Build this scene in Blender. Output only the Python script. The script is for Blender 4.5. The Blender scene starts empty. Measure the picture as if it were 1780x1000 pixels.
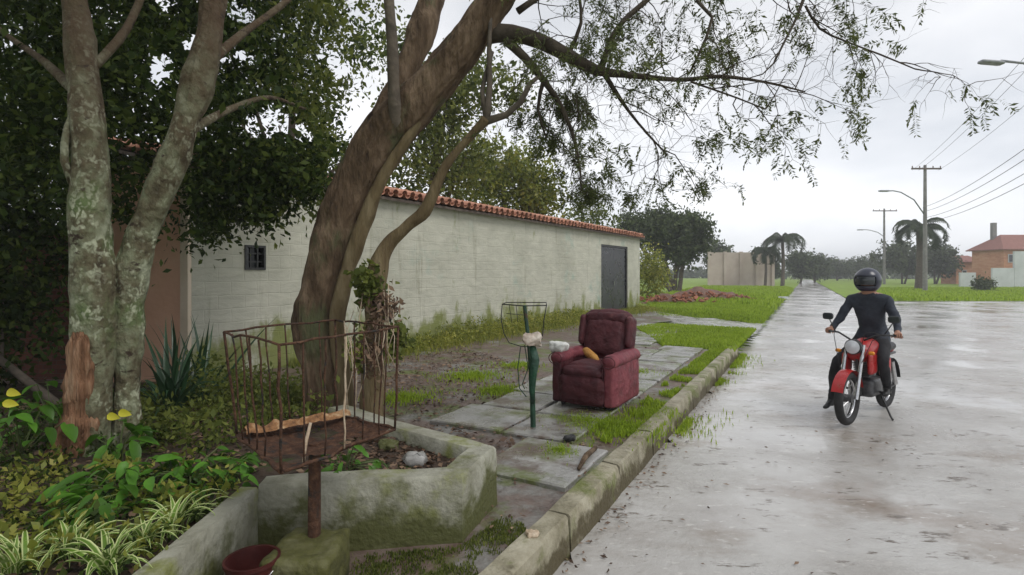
import bpy, bmesh, math, random
import numpy as np
from mathutils import Vector, Matrix, noise
R = math.radians
random.seed(7); rng = np.random.default_rng(7)
S = bpy.context.scene
C = S.collection

# ------------------------------------------------------------------ camera, sky, sun, exposure
F = 950.0; EYE = 1.5
cd = bpy.data.cameras.new('camera'); cam = bpy.data.objects.new('camera', cd); C.objects.link(cam)
cam.location = (0, 0, EYE); cam.rotation_euler = (R(90), 0, 0)
cd.sensor_width = 36; cd.lens = 36*F/1780; cd.shift_y = -25/1780
cd.clip_start = 0.05; cd.clip_end = 3000
S.camera = cam

SUN_EL, SUN_AZ = 52, 125            # azimuth clockwise from +Y
W = bpy.data.worlds.new('World'); S.world = W; W.use_nodes = True
nt = W.node_tree; N = nt.nodes; L = nt.links; N.clear()
out = N.new('ShaderNodeOutputWorld'); bg = N.new('ShaderNodeBackground'); bg.inputs[1].default_value = 0.1
sky = N.new('ShaderNodeTexSky'); sky.sky_type = 'NISHITA'; sky.sun_disc = False
sky.sun_elevation = R(SUN_EL); sky.sun_rotation = R(SUN_AZ)
tc = N.new('ShaderNodeTexCoord'); mp = N.new('ShaderNodeMapping'); mp.inputs['Scale'].default_value = (1, 1, 2.4)
L.new(tc.outputs['Generated'], mp.inputs[0])
cn = N.new('ShaderNodeTexNoise'); cn.inputs['Scale'].default_value = 2.1; cn.inputs['Detail'].default_value = 5; cn.inputs['Roughness'].default_value = .5
cn.inputs['Distortion'].default_value = .4
L.new(mp.outputs[0], cn.inputs['Vector'])
cr = N.new('ShaderNodeValToRGB'); cr.color_ramp.elements[0].position = .34; cr.color_ramp.elements[1].position = .68
cr.color_ramp.elements[0].color = (.50, .52, .555, 1); cr.color_ramp.elements[1].color = (.80, .80, .81, 1)
L.new(cn.outputs['Fac'], cr.inputs[0])
sep = N.new('ShaderNodeSeparateXYZ'); L.new(tc.outputs['Generated'], sep.inputs[0])
hr = N.new('ShaderNodeMapRange'); hr.inputs[1].default_value = 0; hr.inputs[2].default_value = .45
hr.inputs[3].default_value = 1.36; hr.inputs[4].default_value = .96; L.new(sep.outputs['Z'], hr.inputs[0])
m1 = N.new('ShaderNodeVectorMath'); m1.operation = 'SCALE'; L.new(cr.outputs[0], m1.inputs[0]); L.new(hr.outputs[0], m1.inputs['Scale'])
m2 = N.new('ShaderNodeVectorMath'); m2.operation = 'SCALE'; L.new(m1.outputs[0], m2.inputs[0]); m2.inputs['Scale'].default_value = 9.4
mx = N.new('ShaderNodeMix'); mx.data_type = 'RGBA'; mx.inputs['Factor'].default_value = .93
L.new(sky.outputs[0], mx.inputs['A']); L.new(m2.outputs[0], mx.inputs['B'])
L.new(mx.outputs['Result'], bg.inputs[0]); L.new(bg.outputs[0], out.inputs[0])
sd = bpy.data.lights.new('sun', 'SUN'); sd.energy = 1.0; sd.angle = R(25); sd.color = (1, .97, .92)
so = bpy.data.objects.new('sun', sd); C.objects.link(so)
ax, el = R(SUN_AZ), R(SUN_EL)
sv = Vector((math.sin(ax)*math.cos(el), math.cos(ax)*math.cos(el), math.sin(el)))
so.rotation_euler = sv.to_track_quat('Z', 'Y').to_euler(); so.location = (20, -10, 40)
vs = S.view_settings; vs.view_transform = 'Standard'; vs.look = 'None'; vs.exposure = 0.56; vs.gamma = 1; vs.use_curve_mapping = False

# ------------------------------------------------------------------ helpers
def P(px, py, Y):                   # design help: a point of the place at distance Y
    return Vector(((px-890)/F*Y, Y, EYE-(py-475)/F*Y))
def G(px, py, z=0.0):               # a point on the level z
    Y = F*(EYE-z)/(py-475); return Vector(((px-890)/F*Y, Y, z))

def mat(name, cols, scale=4, rough=.8, bump=0, bscale=30, detail=6, spec=.3, metal=0, rrange=None, stretch=(1, 1, 1),
        rnd=0, trans=0, tint=None, extra=None, coord='Object', bdist=.02):
    m = bpy.data.materials.new(name); m.use_nodes = True
    t = m.node_tree; n = t.nodes; l = t.links
    b = n['Principled BSDF']; b.inputs['Roughness'].default_value = rough; b.inputs['Metallic'].default_value = metal
    b.inputs['Specular IOR Level'].default_value = spec
    c = n.new('ShaderNodeTexCoord'); mp = n.new('ShaderNodeMapping'); mp.inputs['Scale'].default_value = stretch
    l.new(c.outputs[coord], mp.inputs[0])
    no = n.new('ShaderNodeTexNoise'); no.inputs['Scale'].default_value = scale; no.inputs['Detail'].default_value = detail
    no.inputs['Roughness'].default_value = .6
    l.new(mp.outputs[0], no.inputs['Vector'])
    r = n.new('ShaderNodeValToRGB'); e = r.color_ramp.elements
    while len(e) < len(cols): e.new(.5)
    for i, (p, col) in enumerate(cols):
        e[i].position = p; e[i].color = (*col, 1)
    fac = no.outputs['Fac']
    if tint:                        # per-leaf random tone attribute
        a = n.new('ShaderNodeAttribute'); a.attribute_name = tint
        mm = n.new('ShaderNodeMath'); mm.operation = 'MULTIPLY_ADD'; l.new(a.outputs['Fac'], mm.inputs[0]); mm.inputs[1].default_value = .5
        m3 = n.new('ShaderNodeMath'); m3.operation = 'MULTIPLY'; l.new(fac, m3.inputs[0]); m3.inputs[1].default_value = .5
        l.new(m3.outputs[0], mm.inputs[2]); fac = mm.outputs[0]
    l.new(fac, r.inputs[0]); colout = r.outputs[0]
    if rnd:
        oi = n.new('ShaderNodeObjectInfo'); mr = n.new('ShaderNodeMapRange'); l.new(oi.outputs['Random'], mr.inputs[0])
        mr.inputs[3].default_value = 1-rnd; mr.inputs[4].default_value = 1+rnd
        vm = n.new('ShaderNodeVectorMath'); vm.operation = 'SCALE'; l.new(colout, vm.inputs[0]); l.new(mr.outputs[0], vm.inputs['Scale'])
        colout = vm.outputs[0]
    if extra: colout = extra(n, l, mp, colout, b)
    l.new(colout, b.inputs['Base Color'])
    if rrange:
        rr = n.new('ShaderNodeMapRange'); l.new(no.outputs['Fac'], rr.inputs[0])
        rr.inputs[1].default_value = .35; rr.inputs[2].default_value = .65
        rr.inputs[3].default_value = rrange[0]; rr.inputs[4].default_value = rrange[1]; l.new(rr.outputs[0], b.inputs['Roughness'])
    if bump:
        bn = n.new('ShaderNodeTexNoise'); bn.inputs['Scale'].default_value = bscale; bn.inputs['Detail'].default_value = 5
        l.new(mp.outputs[0], bn.inputs['Vector'])
        bu = n.new('ShaderNodeBump'); bu.inputs['Strength'].default_value = bump; bu.inputs['Distance'].default_value = bdist
        l.new(bn.outputs['Fac'], bu.inputs['Height']); l.new(bu.outputs[0], b.inputs['Normal'])
    if trans:
        tr = n.new('ShaderNodeBsdfTranslucent'); l.new(colout, tr.inputs[0])
        ms = n.new('ShaderNodeMixShader'); ms.inputs[0].default_value = trans
        l.new(b.outputs[0], ms.inputs[1]); l.new(tr.outputs[0], ms.inputs[2]); l.new(ms.outputs[0], n['Material Output'].inputs[0])
    return m

def overlay(col, scale, lo, hi, seed=0, stretch=(1, 1, 1), rough=None, detail=5, zlim=None, zfade=.3):
    """second layer of stain / moss, with its own shape"""
    def f(n, l, mp, colout, b):
        m2 = n.new('ShaderNodeMapping'); m2.inputs['Location'].default_value = (seed, seed*.7, seed*.3); m2.inputs['Scale'].default_value = stretch
        l.new(mp.outputs[0], m2.inputs[0])
        no = n.new('ShaderNodeTexNoise'); no.inputs['Scale'].default_value = scale; no.inputs['Detail'].default_value = detail
        no.inputs['Roughness'].default_value = .65
        l.new(m2.outputs[0], no.inputs['Vector'])
        fac = no.outputs['Fac']
        if zlim is not None:        # moss and splash dirt that reaches up from the ground
            sp = n.new('ShaderNodeSeparateXYZ'); tc = n.new('ShaderNodeTexCoord'); l.new(tc.outputs['Object'], sp.inputs[0])
            zr = n.new('ShaderNodeMapRange'); l.new(sp.outputs['Z'], zr.inputs[0])
            zr.inputs[1].default_value = zlim; zr.inputs[2].default_value = zlim+zfade; zr.inputs[3].default_value = .16; zr.inputs[4].default_value = -.12
            ad = n.new('ShaderNodeMath'); ad.operation = 'ADD'; l.new(fac, ad.inputs[0]); l.new(zr.outputs[0], ad.inputs[1]); fac = ad.outputs[0]
        mr = n.new('ShaderNodeMapRange'); l.new(fac, mr.inputs[0]); mr.inputs[1].default_value = lo; mr.inputs[2].default_value = hi
        mr.interpolation_type = 'SMOOTHSTEP'
        mi = n.new('ShaderNodeMix'); mi.data_type = 'RGBA'; l.new(mr.outputs[0], mi.inputs['Factor']); l.new(colout, mi.inputs['A'])
        mi.inputs['B'].default_value = (*col, 1)
        return mi.outputs['Result']
    return f
def chain(*fs):
    def f(n, l, mp, colout, b):
        for g in fs: colout = g(n, l, mp, colout, b)
        return colout
    return f

ORG = {}
def tag(o, label=None, cat=None, group=None, kind=None):
    if label: o['label'] = label
    if cat: o['category'] = cat
    if group: o['group'] = group
    if kind: o['kind'] = kind
    return o
def thing(name, label, cat, loc, group=None):
    o = bpy.data.objects.new(name, None); C.objects.link(o); o.location = loc; o.empty_display_size = .2
    ORG[o.name] = Vector(loc); return tag(o, label, cat, group)
def link(name, me, parent=None, loc=None, m=None, kind=None):
    o = bpy.data.objects.new(name, me); C.objects.link(o)
    if m and not me.materials: me.materials.append(m)
    if parent is not None:
        o.parent = parent; ORG[o.name] = ORG[parent.name].copy()
    else:
        o.location = loc or (0, 0, 0); ORG[o.name] = Vector(o.location)
    if kind: o['kind'] = kind
    return o
def inst(name, me, parent, loc, rot=(0, 0, 0), scale=(1, 1, 1)):
    """a piece that shares mesh data; loc is a world point"""
    o = bpy.data.objects.new(name, me); C.objects.link(o); o.parent = parent
    o.location = Vector(loc)-ORG[parent.name]; o.rotation_euler = rot; o.scale = scale; ORG[o.name] = Vector(loc); return o

class MB:
    def __init__(s): s.v = []; s.f = []
    def add(s, vs, fs):
        o = len(s.v); s.v += [tuple(v) for v in vs]; s.f += [tuple(i+o for i in f) for f in fs]; return s
    def box(s, c, size, rz=0, M=None):
        hx, hy, hz = size[0]/2, size[1]/2, size[2]/2
        vs = [Vector((x*hx, y*hy, z*hz)) for x in (-1, 1) for y in (-1, 1) for z in (-1, 1)]
        Q = M if M is not None else Matrix.Rotation(rz, 3, 'Z')
        return s.add([Q@v+Vector(c) for v in vs], [(0, 1, 3, 2), (4, 6, 7, 5), (0, 4, 5, 1), (2, 3, 7, 6), (0, 2, 6, 4), (1, 5, 7, 3)])
    def tube(s, pts, rad, n=8, caps=True):
        pts = [Vector(p) for p in pts]
        if not hasattr(rad, '__len__'): rad = [rad]*len(pts)
        d0 = (pts[1]-pts[0]).normalized(); up = Vector((0, 0, 1)) if abs(d0.z) < .9 else Vector((1, 0, 0))
        x = d0.cross(up).normalized(); vs = []
        for i, p in enumerate(pts):
            d = (pts[min(i+1, len(pts)-1)]-pts[max(i-1, 0)]).normalized()
            x = (x-d*x.dot(d)).normalized(); y = d.cross(x)
            for k in range(n):
                a = 2*math.pi*k/n; vs.append(p+(x*math.cos(a)+y*math.sin(a))*rad[i])
        fs = [(i*n+k, i*n+(k+1) % n, (i+1)*n+(k+1) % n, (i+1)*n+k) for i in range(len(pts)-1) for k in range(n)]
        if caps: fs += [tuple(range(n))[::-1], tuple((len(pts)-1)*n+k for k in range(n))]
        return s.add(vs, fs)
    def lathe(s, prof, c, n=24, M=None):
        """prof: list of (r, z); axis z through c (M turns it)"""
        Q = M or Matrix.Identity(3); vs = []
        for r, z in prof:
            for k in range(n):
                a = 2*math.pi*k/n; vs.append(Q@Vector((r*math.cos(a), r*math.sin(a), z))+Vector(c))
        fs = [(i*n+k, i*n+(k+1) % n, (i+1)*n+(k+1) % n, (i+1)*n+k) for i in range(len(prof)-1) for k in range(n)]
        return s.add(vs, fs)
    def torus(s, c, R_, r, M=None, n=32, k=10):
        Q = M or Matrix.Identity(3); vs = []
        for i in range(n):
            a = 2*math.pi*i/n
            for j in range(k):
                b = 2*math.pi*j/k; q = R_+r*math.cos(b)
                vs.append(Q@Vector((q*math.cos(a), q*math.sin(a), r*math.sin(b)))+Vector(c))
        fs = [(i*k+j, i*k+(j+1) % k, ((i+1) % n)*k+(j+1) % k, ((i+1) % n)*k+j) for i in range(n) for j in range(k)]
        return s.add(vs, fs)
    def rbox(s, c, size, r=.05, seg=8, bulge=0, M=None, nz=0, ns=6):
        """soft box: rounded edges, swollen faces, noise"""
        h = Vector(size)/2; idx = {}; vs = []; fs = []; Q = M or Matrix.Identity(3)
        def vert(i, j, k):
            key = (i, j, k)
            if key in idx: return idx[key]
            p = Vector((i/seg*2-1, j/seg*2-1, k/seg*2-1))
            b = Vector(((1-p.y**2)*(1-p.z**2)*p.x, (1-p.x**2)*(1-p.z**2)*p.y, (1-p.x**2)*(1-p.y**2)*p.z))*bulge
            q = Vector((p.x*h.x, p.y*h.y, p.z*h.z))
            inner = Vector([max(-(h[a]-r), min(h[a]-r, q[a])) for a in range(3)])
            d = q-inner
            if d.length > 1e-6 and max(abs(p.x), abs(p.y), abs(p.z)) > .999: q = inner+d.normalized()*min(r, d.length*1.0 if d.length < r else r)
            q = q+b
            if nz: q += noise.noise_vector(q*ns+Vector(c)*3)*nz+noise.noise_vector(q*ns*3+Vector(c)*5)*nz*.4
            idx[key] = len(vs); vs.append(Q@q+Vector(c)); return idx[key]
        def pos(t):     # crowd the loops to the edges
            return t
        rg = range(seg)
        for a in rg:
            for b in rg:
                fs.append((vert(a, b, 0), vert(a, b+1, 0), vert(a+1, b+1, 0), vert(a+1, b, 0)))
                fs.append((vert(a, b, seg), vert(a+1, b, seg), vert(a+1, b+1, seg), vert(a, b+1, seg)))
                fs.append((vert(a, 0, b), vert(a+1, 0, b), vert(a+1, 0, b+1), vert(a, 0, b+1)))
                fs.append((vert(a, seg, b), vert(a, seg, b+1), vert(a+1, seg, b+1), vert(a+1, seg, b)))
                fs.append((vert(0, a, b), vert(0, a, b+1), vert(0, a+1, b+1), vert(0, a+1, b)))
                fs.append((vert(seg, a, b), vert(seg, a+1, b), vert(seg, a+1, b+1), vert(seg, a, b+1)))
        return s.add(vs, fs)
    def mesh(s, name, smooth=False, org=(0, 0, 0)):
        me = bpy.data.meshes.new(name); o = Vector(org)
        me.from_pydata([Vector(v)-o for v in s.v], [], s.f)
        if smooth:
            me.polygons.foreach_set('use_smooth', [True]*len(me.polygons))
            if smooth == 'auto': me.set_sharp_from_angle(angle=R(40))
        me.update(); return me
    def build(s, name, m, parent=None, loc=None, smooth=False, kind=None):
        org = ORG[parent.name] if parent is not None else Vector(loc or (0, 0, 0))
        return link(name, s.mesh(name, smooth, org), parent, loc, m, kind)

def npmesh(name, V, Fq, tint=None, org=(0, 0, 0)):
    """V (n,3), Fq (m,k) -> mesh, fast"""
    V = np.asarray(V, dtype=np.float32)-np.asarray(org, dtype=np.float32); Fq = np.asarray(Fq, dtype=np.int32)
    me = bpy.data.meshes.new(name); m, k = Fq.shape
    me.vertices.add(len(V)); me.vertices.foreach_set('co', V.ravel())
    me.loops.add(m*k); me.loops.foreach_set('vertex_index', Fq.ravel())
    me.polygons.add(m); me.polygons.foreach_set('loop_start', np.arange(0, m*k, k, dtype=np.int32))
    me.update(calc_edges=True)
    if tint is not None:
        a = me.attributes.new('tint', 'FLOAT', 'POINT'); a.data.foreach_set('value', np.asarray(tint, dtype=np.float32))
    return me
def unit(a): return a/np.maximum(np.linalg.norm(a, axis=1, keepdims=True), 1e-9)
def leaves(name, pts, size, m, parent=None, loc=(0, 0, 0), ratio=.45, droop=.3, dirs=None, var=.35, kind='stuff', flat=0, tints=None):
    """one folded pointed leaf of four corners at every point"""
    pts = np.asarray(pts); n = len(pts)
    d = rng.normal(size=(n, 3)) if dirs is None else np.asarray(dirs)+rng.normal(size=(n, 3))*.25
    d[:, 2] = d[:, 2]*(1-flat)-droop; d = unit(d)
    a = rng.normal(size=(n, 3)); a[:, 2] += flat*2; w = unit(np.cross(d, a)); nn = np.cross(w, d)
    Ls = (size*(1+var*rng.normal(size=n)).clip(.4, 1.8))[:, None]
    mid = pts+d*Ls*.5
    V = np.stack([pts, mid+w*Ls*ratio*.5+nn*Ls*.08, pts+d*Ls, mid-w*Ls*ratio*.5+nn*Ls*.08], 1).reshape(-1, 3)
    Fq = np.arange(n*4).reshape(n, 4)
    t = np.repeat(rng.random(n) if tints is None else tints, 4)
    org = ORG[parent.name] if parent is not None else Vector(loc)
    return link(name, npmesh(name, V, Fq, t, org), parent, loc, m, kind)
def clumps(cent, rad, n, sub, per, sig, keep=None):
    """points of leaves gathered in clumps inside an ellipsoid"""
    u = unit(rng.normal(size=(sub, 3)))*(rng.random((sub, 1))**.45)
    c = np.asarray(cent)+u*np.asarray(rad)
    if keep is not None: c = c[[keep(q) for q in c]]
    p = np.repeat(c, per, 0)+rng.normal(size=(len(c)*per, 3))*sig*np.repeat(rng.uniform(.6, 1.5, (len(c), 1)), per, 0)
    return p
def blades(name, pts, h, m, w=.008, lean=.35, parent=None, loc=(0, 0, 0), kind='stuff'):
    pts = np.asarray(pts); n = len(pts); a = rng.uniform(0, 2*np.pi, n); H = (h*rng.uniform(.5, 1.4, n))[:, None]
    side = np.stack([np.cos(a), np.sin(a), 0*a], 1)*w; b = a+rng.uniform(-1, 1, n)+np.pi/2
    ln = np.stack([np.cos(b), np.sin(b), 0*b], 1)*H*lean*rng.uniform(.2, 1.6, (n, 1))
    up = np.array([[0, 0, 1.]])*H
    V = np.stack([pts-side, pts+side, pts+side*.7+up*.6+ln*.35, pts-side*.7+up*.6+ln*.35, pts+up+ln], 1).reshape(-1, 3)
    i = np.arange(n)*5
    Fq = np.concatenate([np.stack([i, i+1, i+2], 1), np.stack([i, i+2, i+3], 1), np.stack([i+3, i+2, i+4], 1)])
    org = ORG[parent.name] if parent is not None else Vector(loc)
    return link(name, npmesh(name, V, Fq, np.repeat(rng.random(n), 5), org), parent, loc, m, kind)

def inpoly(x, y, poly):
    c = False; j = len(poly)-1
    for i in range(len(poly)):
        xi, yi = poly[i]; xj, yj = poly[j]
        if (yi > y) != (yj > y) and x < (xj-xi)*(y-yi)/(yj-yi)+xi: c = not c
        j = i
    return c
def scatter(poly, n, z=0):
    xs = [p[0] for p in poly]; ys = [p[1] for p in poly]; o = []
    while len(o) < n:
        x = random.uniform(min(xs), max(xs)); y = random.uniform(min(ys), max(ys))
        if inpoly(x, y, poly): o.append((x, y, z(x, y) if callable(z) else z))
    return np.array(o)
def gridsheet(name, poly, cell, zf, m, kind='structure', parent=None):
    xs = [p[0] for p in poly]; ys = [p[1] for p in poly]; x0, y0 = min(xs), min(ys)
    nx = int((max(xs)-x0)/cell)+1; ny = int((max(ys)-y0)/cell)+1; idx = {}; mb = MB()
    def v(i, j):
        if (i, j) not in idx:
            x, y = x0+i*cell, y0+j*cell; idx[i, j] = len(mb.v); mb.v.append((x, y, zf(x, y)))
        return idx[i, j]
    for i in range(nx):
        for j in range(ny):
            if inpoly(x0+(i+.5)*cell, y0+(j+.5)*cell, poly): mb.f.append((v(i, j), v(i+1, j), v(i+1, j+1), v(i, j+1)))
    return mb.build(name, m, parent, smooth=True, kind=kind)
def nz(x, y, s=1, seed=0): return noise.noise(Vector((x*s, y*s, seed)))

# ------------------------------------------------------------------ materials
M = {}
def wetroad(n, l, mp, colout, b):
    # puddles: mirror-smooth low spots, worked as one mask for roughness and normal
    no = n.new('ShaderNodeTexNoise'); no.inputs['Scale'].default_value = .55; no.inputs['Detail'].default_value = 6; no.inputs['Roughness'].default_value = .6
    l.new(mp.outputs[0], no.inputs['Vector'])
    mr = n.new('ShaderNodeMapRange'); l.new(no.outputs['Fac'], mr.inputs[0]); mr.inputs[1].default_value = .36; mr.inputs[2].default_value = .6
    r2 = n.new('ShaderNodeMapRange'); l.new(mr.outputs[0], r2.inputs[0]); r2.inputs[3].default_value = .30; r2.inputs[4].default_value = .06
    l.new(r2.outputs[0], b.inputs['Roughness'])
    bn = n.new('ShaderNodeTexNoise'); bn.inputs['Scale'].default_value = 9; bn.inputs['Detail'].default_value = 8; bn.inputs['Roughness'].default_value = .7
    l.new(mp.outputs[0], bn.inputs['Vector'])
    bs = n.new('ShaderNodeMapRange'); l.new(mr.outputs[0], bs.inputs[0]); bs.inputs[3].default_value = .8; bs.inputs[4].default_value = .07
    bu = n.new('ShaderNodeBump'); bu.inputs['Distance'].default_value = .03; l.new(bs.outputs[0], bu.inputs['Strength']); l.new(bn.outputs['Fac'], bu.inputs['Height'])
    l.new(bu.outputs[0], b.inputs['Normal'])
    return colout
M['road'] = mat('wet_concrete_road', [(.3, (.33, .31, .285)), (.5, (.41, .395, .37)), (.7, (.49, .48, .46))], 1.3, .3, spec=.8, detail=8,
    extra=chain(overlay((.26, .22, .18), .9, .50, .72, 3, (1, 1.6, 1), detail=12), overlay((.12, .095, .07), 3.4, .58, .68, 9, (1, 2.4, 1), detail=12), overlay((.50, .48, .45), 7, .58, .66, 5, (1, 2.2, 1), detail=8), wetroad))
M['grass_ground'] = mat('grass_ground', [(.3, (.12, .17, .03)), (.6, (.21, .31, .035)), (.8, (.27, .35, .07))], 1.5, .9, bump=.5, bscale=12, detail=9)
M['soil'] = mat('litter_soil', [(.25, (.035, .024, .018)), (.45, (.11, .075, .06)), (.6, (.16, .12, .10)), (.8, (.2, .17, .14))], 5, .5, bump=.9, bscale=18, detail=10, spec=.4, rrange=(.35, .75),
    extra=chain(overlay((.20, .195, .18), 1.0, .50, .62, 5, detail=9), overlay((.10, .12, .03), 1.7, .49, .62, 2, detail=12)))
M['bed'] = mat('bed_soil', [(.3, (.02, .014, .01)), (.55, (.06, .04, .028)), (.8, (.11, .08, .055))], 9, .75, bump=1, bscale=25, detail=10, extra=overlay((.04, .06, .015), 3, .55, .68, 4))
M['slab'] = mat('wet_stone_slab', [(.3, (.17, .165, .15)), (.5, (.27, .265, .25)), (.75, (.38, .375, .36))], 3, .25, bump=.4, bscale=22, detail=9, spec=.55, rnd=.14, rrange=(.15, .5),
    extra=chain(overlay((.12, .14, .045), 2.0, .47, .62, 8, detail=12), overlay((.11, .08, .06), 2.4, .50, .66, 1, detail=12)))
M['kerb'] = mat('kerb_concrete', [(.3, (.17, .15, .095)), (.5, (.28, .255, .18)), (.75, (.42, .39, .30))], 5, .6, bump=.7, bscale=30, detail=9, spec=.35, rnd=.08,
    extra=chain(overlay((.13, .145, .04), 3, .46, .62, 3, detail=12), overlay((.085, .07, .035), 4, .46, .62, 6, detail=9, zlim=.1, zfade=.12)))
M['planter'] = mat('planter_concrete', [(.3, (.19, .185, .135)), (.5, (.30, .295, .235)), (.75, (.42, .415, .34))], 4, .6, bump=.6, bscale=28, detail=9, spec=.35,
    extra=chain(overlay((.19, .205, .06), 2.2, .49, .64, 2, detail=12), overlay((.085, .09, .03), 2.6, .41, .6, 7, detail=12, zlim=0.04, zfade=.30)))
def stucco(n, l, mp, colout, b):
    # thin plaster wiped sideways over block courses: fine relief only
    m2 = n.new('ShaderNodeMapping'); m2.inputs['Rotation'].default_value = (0, 0, -math.atan2(.842, .539)); l.new(mp.outputs[0], m2.inputs[0])
    m3 = n.new('ShaderNodeMapping'); m3.inputs['Scale'].default_value = (1.6, 1.6, 4.2); l.new(m2.outputs[0], m3.inputs[0])
    no = n.new('ShaderNodeTexNoise'); no.inputs['Scale'].default_value = 1.6; no.inputs['Detail'].default_value = 7; no.inputs['Roughness'].default_value = .62; no.inputs['Distortion'].default_value = .5
    l.new(m3.outputs[0], no.inputs['Vector'])
    sx = n.new('ShaderNodeSeparateXYZ'); l.new(m2.outputs[0], sx.inputs[0]); cx_ = n.new('ShaderNodeCombineXYZ'); l.new(sx.outputs['X'], cx_.inputs['X']); l.new(sx.outputs['Z'], cx_.inputs['Y'])
    dn = n.new('ShaderNodeTexNoise'); dn.inputs['Scale'].default_value = 3; l.new(cx_.outputs[0], dn.inputs['Vector'])
    dv = n.new('ShaderNodeVectorMath'); dv.operation = 'MULTIPLY_ADD'; l.new(dn.outputs['Color'], dv.inputs[0]); dv.inputs[1].default_value = (.05, .05, 0); l.new(cx_.outputs[0], dv.inputs[2])
    br = n.new('ShaderNodeTexBrick'); br.inputs['Scale'].default_value = 1; br.inputs['Brick Width'].default_value = .4; br.inputs['Row Height'].default_value = .2; br.inputs['Mortar Size'].default_value = .012; br.inputs['Mortar Smooth'].default_value = 1
    l.new(dv.outputs[0], br.inputs['Vector'])
    hm = n.new('ShaderNodeMath'); hm.operation = 'MULTIPLY_ADD'; l.new(br.outputs['Fac'], hm.inputs[0]); hm.inputs[1].default_value = -.2; l.new(no.outputs['Fac'], hm.inputs[2])
    bu = n.new('ShaderNodeBump'); bu.inputs['Strength'].default_value = .42; bu.inputs['Distance'].default_value = .05; l.new(hm.outputs[0], bu.inputs['Height'])
    l.new(bu.outputs[0], b.inputs['Normal'])
    mr = n.new('ShaderNodeMapRange'); l.new(no.outputs['Fac'], mr.inputs[0]); mr.inputs[1].default_value = .35; mr.inputs[2].default_value = .7; mr.inputs[3].default_value = .9; mr.inputs[4].default_value = 1.08
    vm = n.new('ShaderNodeVectorMath'); vm.operation = 'SCALE'; l.new(colout, vm.inputs[0]); l.new(mr.outputs[0], vm.inputs['Scale'])
    return vm.outputs[0]
M['stucco'] = mat('pale_green_plaster', [(.3, (.40, .395, .325)), (.5, (.48, .475, .395)), (.75, (.55, .54, .455))], .7, .85, detail=8, spec=.15,
    extra=chain(overlay((.33, .42, .36), .8, .58, .75, 3), overlay((.30, .29, .22), 1.2, .56, .75, 11, (3, 3, .35)), overlay((.20, .22, .08), 2, .47, .66, 6, (1, 1, .5), zlim=.2, zfade=.7), stucco))
M['pink'] = mat('salmon_plaster', [(.3, (.66, .38, .25)), (.6, (.76, .47, .33)), (.8, (.80, .56, .42))], 1.5, .85, bump=.2, bscale=20, detail=8)
M['cream'] = mat('cream_plaster', [(.3, (.58, .48, .36)), (.7, (.7, .6, .48))], 2, .85, bump=.2, bscale=20)
M['tile'] = mat('clay_tile', [(.25, (.32, .13, .08)), (.5, (.50, .25, .17)), (.75, (.60, .38, .29))], 9, .8, bump=.4, bscale=40, rnd=.22, extra=overlay((.16, .12, .09), 5, .58, .7, 4))
M['gate'] = mat('dark_gate_metal', [(.3, (.025, .028, .034)), (.7, (.05, .052, .06))], 3, .3, bump=.08, bscale=6, spec=.5, metal=.2, rrange=(.22, .4))
M['black'] = mat('black_metal', [(.3, (.012, .012, .013)), (.7, (.03, .03, .03))], 20, .4, spec=.4)
M['rust'] = mat('rusted_iron', [(.25, (.035, .02, .014)), (.5, (.075, .038, .024)), (.75, (.15, .08, .045))], 28, .85, bump=.6, bscale=80, detail=8, spec=.2, extra=overlay((.03, .028, .026), 12, .52, .65, 3))
M['rust_bright'] = mat('flaking_orange_rust', [(.3, (.09, .045, .025)), (.5, (.28, .14, .06)), (.72, (.55, .40, .24))], 22, .85, bump=.8, bscale=60, detail=9)
M['stick'] = mat('bleached_stick', [(.3, (.35, .25, .16)), (.7, (.6, .5, .38))], 20, .7, bump=.4, bscale=50)
M['green_metal'] = mat('dark_green_paint', [(.3, (.008, .03, .018)), (.7, (.02, .075, .04))], 12, .45, bump=.2, bscale=40, spec=.45, extra=overlay((.06, .03, .015), 14, .58, .68, 2))
M['green_bag'] = mat('green_plastic_bag', [(.3, (.008, .035, .02)), (.7, (.02, .085, .045))], 10, .35, bump=.6, bscale=22, spec=.5)
M['pale_bag'] = mat('pale_crumpled_plastic', [(.3, (.5, .38, .3)), (.7, (.72, .66, .58))], 12, .45, bump=.7, bscale=20, spec=.4)
M['white_cloth'] = mat('white_crumpled_cloth', [(.3, (.62, .62, .58)), (.7, (.8, .8, .76))], 10, .7, bump=.8, bscale=18)
M['orange_cloth'] = mat('orange_cloth', [(.3, (.38, .17, .04)), (.7, (.55, .30, .08))], 12, .8, bump=.6, bscale=25)
def velvet(name, k):
    return mat(name, [(.25, (.045*k, .010*k, .014*k)), (.5, (.095*k, .022*k, .028*k)), (.75, (.15*k, .045*k, .05*k))], 6, .62, bump=.7, bscale=14, detail=9, spec=.3, rrange=(.45, .8), bdist=.03,
        extra=overlay((.20, .085, .08), 3.2, .58, .74, 5, detail=9))
M['velvet'] = velvet('maroon_velvet', .75)
M['velvet_worn_lit'] = velvet('worn_lit_maroon_velvet', 1.9)  # paler copy: worn arm tops, plus painted light on the right arm
M['bark_brown'] = mat('brown_bark', [(.28, (.035, .022, .013)), (.48, (.105, .07, .043)), (.72, (.21, .15, .10))], 4.5, .85, bump=1, bscale=9, detail=10, spec=.2, stretch=(1.6, 1.6, .55), bdist=.05,
    extra=chain(overlay((.085, .09, .045), 1.8, .52, .66, 3, detail=8), overlay((.03, .018, .012), 7, .6, .7, 5, (1, 1, .2))))
M['bark_ridge'] = mat('ochre_bark', [(.25, (.06, .038, .018)), (.5, (.14, .105, .055)), (.75, (.23, .185, .11))], 4, .85, bump=1, bscale=14, detail=10, spec=.2, stretch=(1.6, 1.6, .4), bdist=.03)
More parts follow.
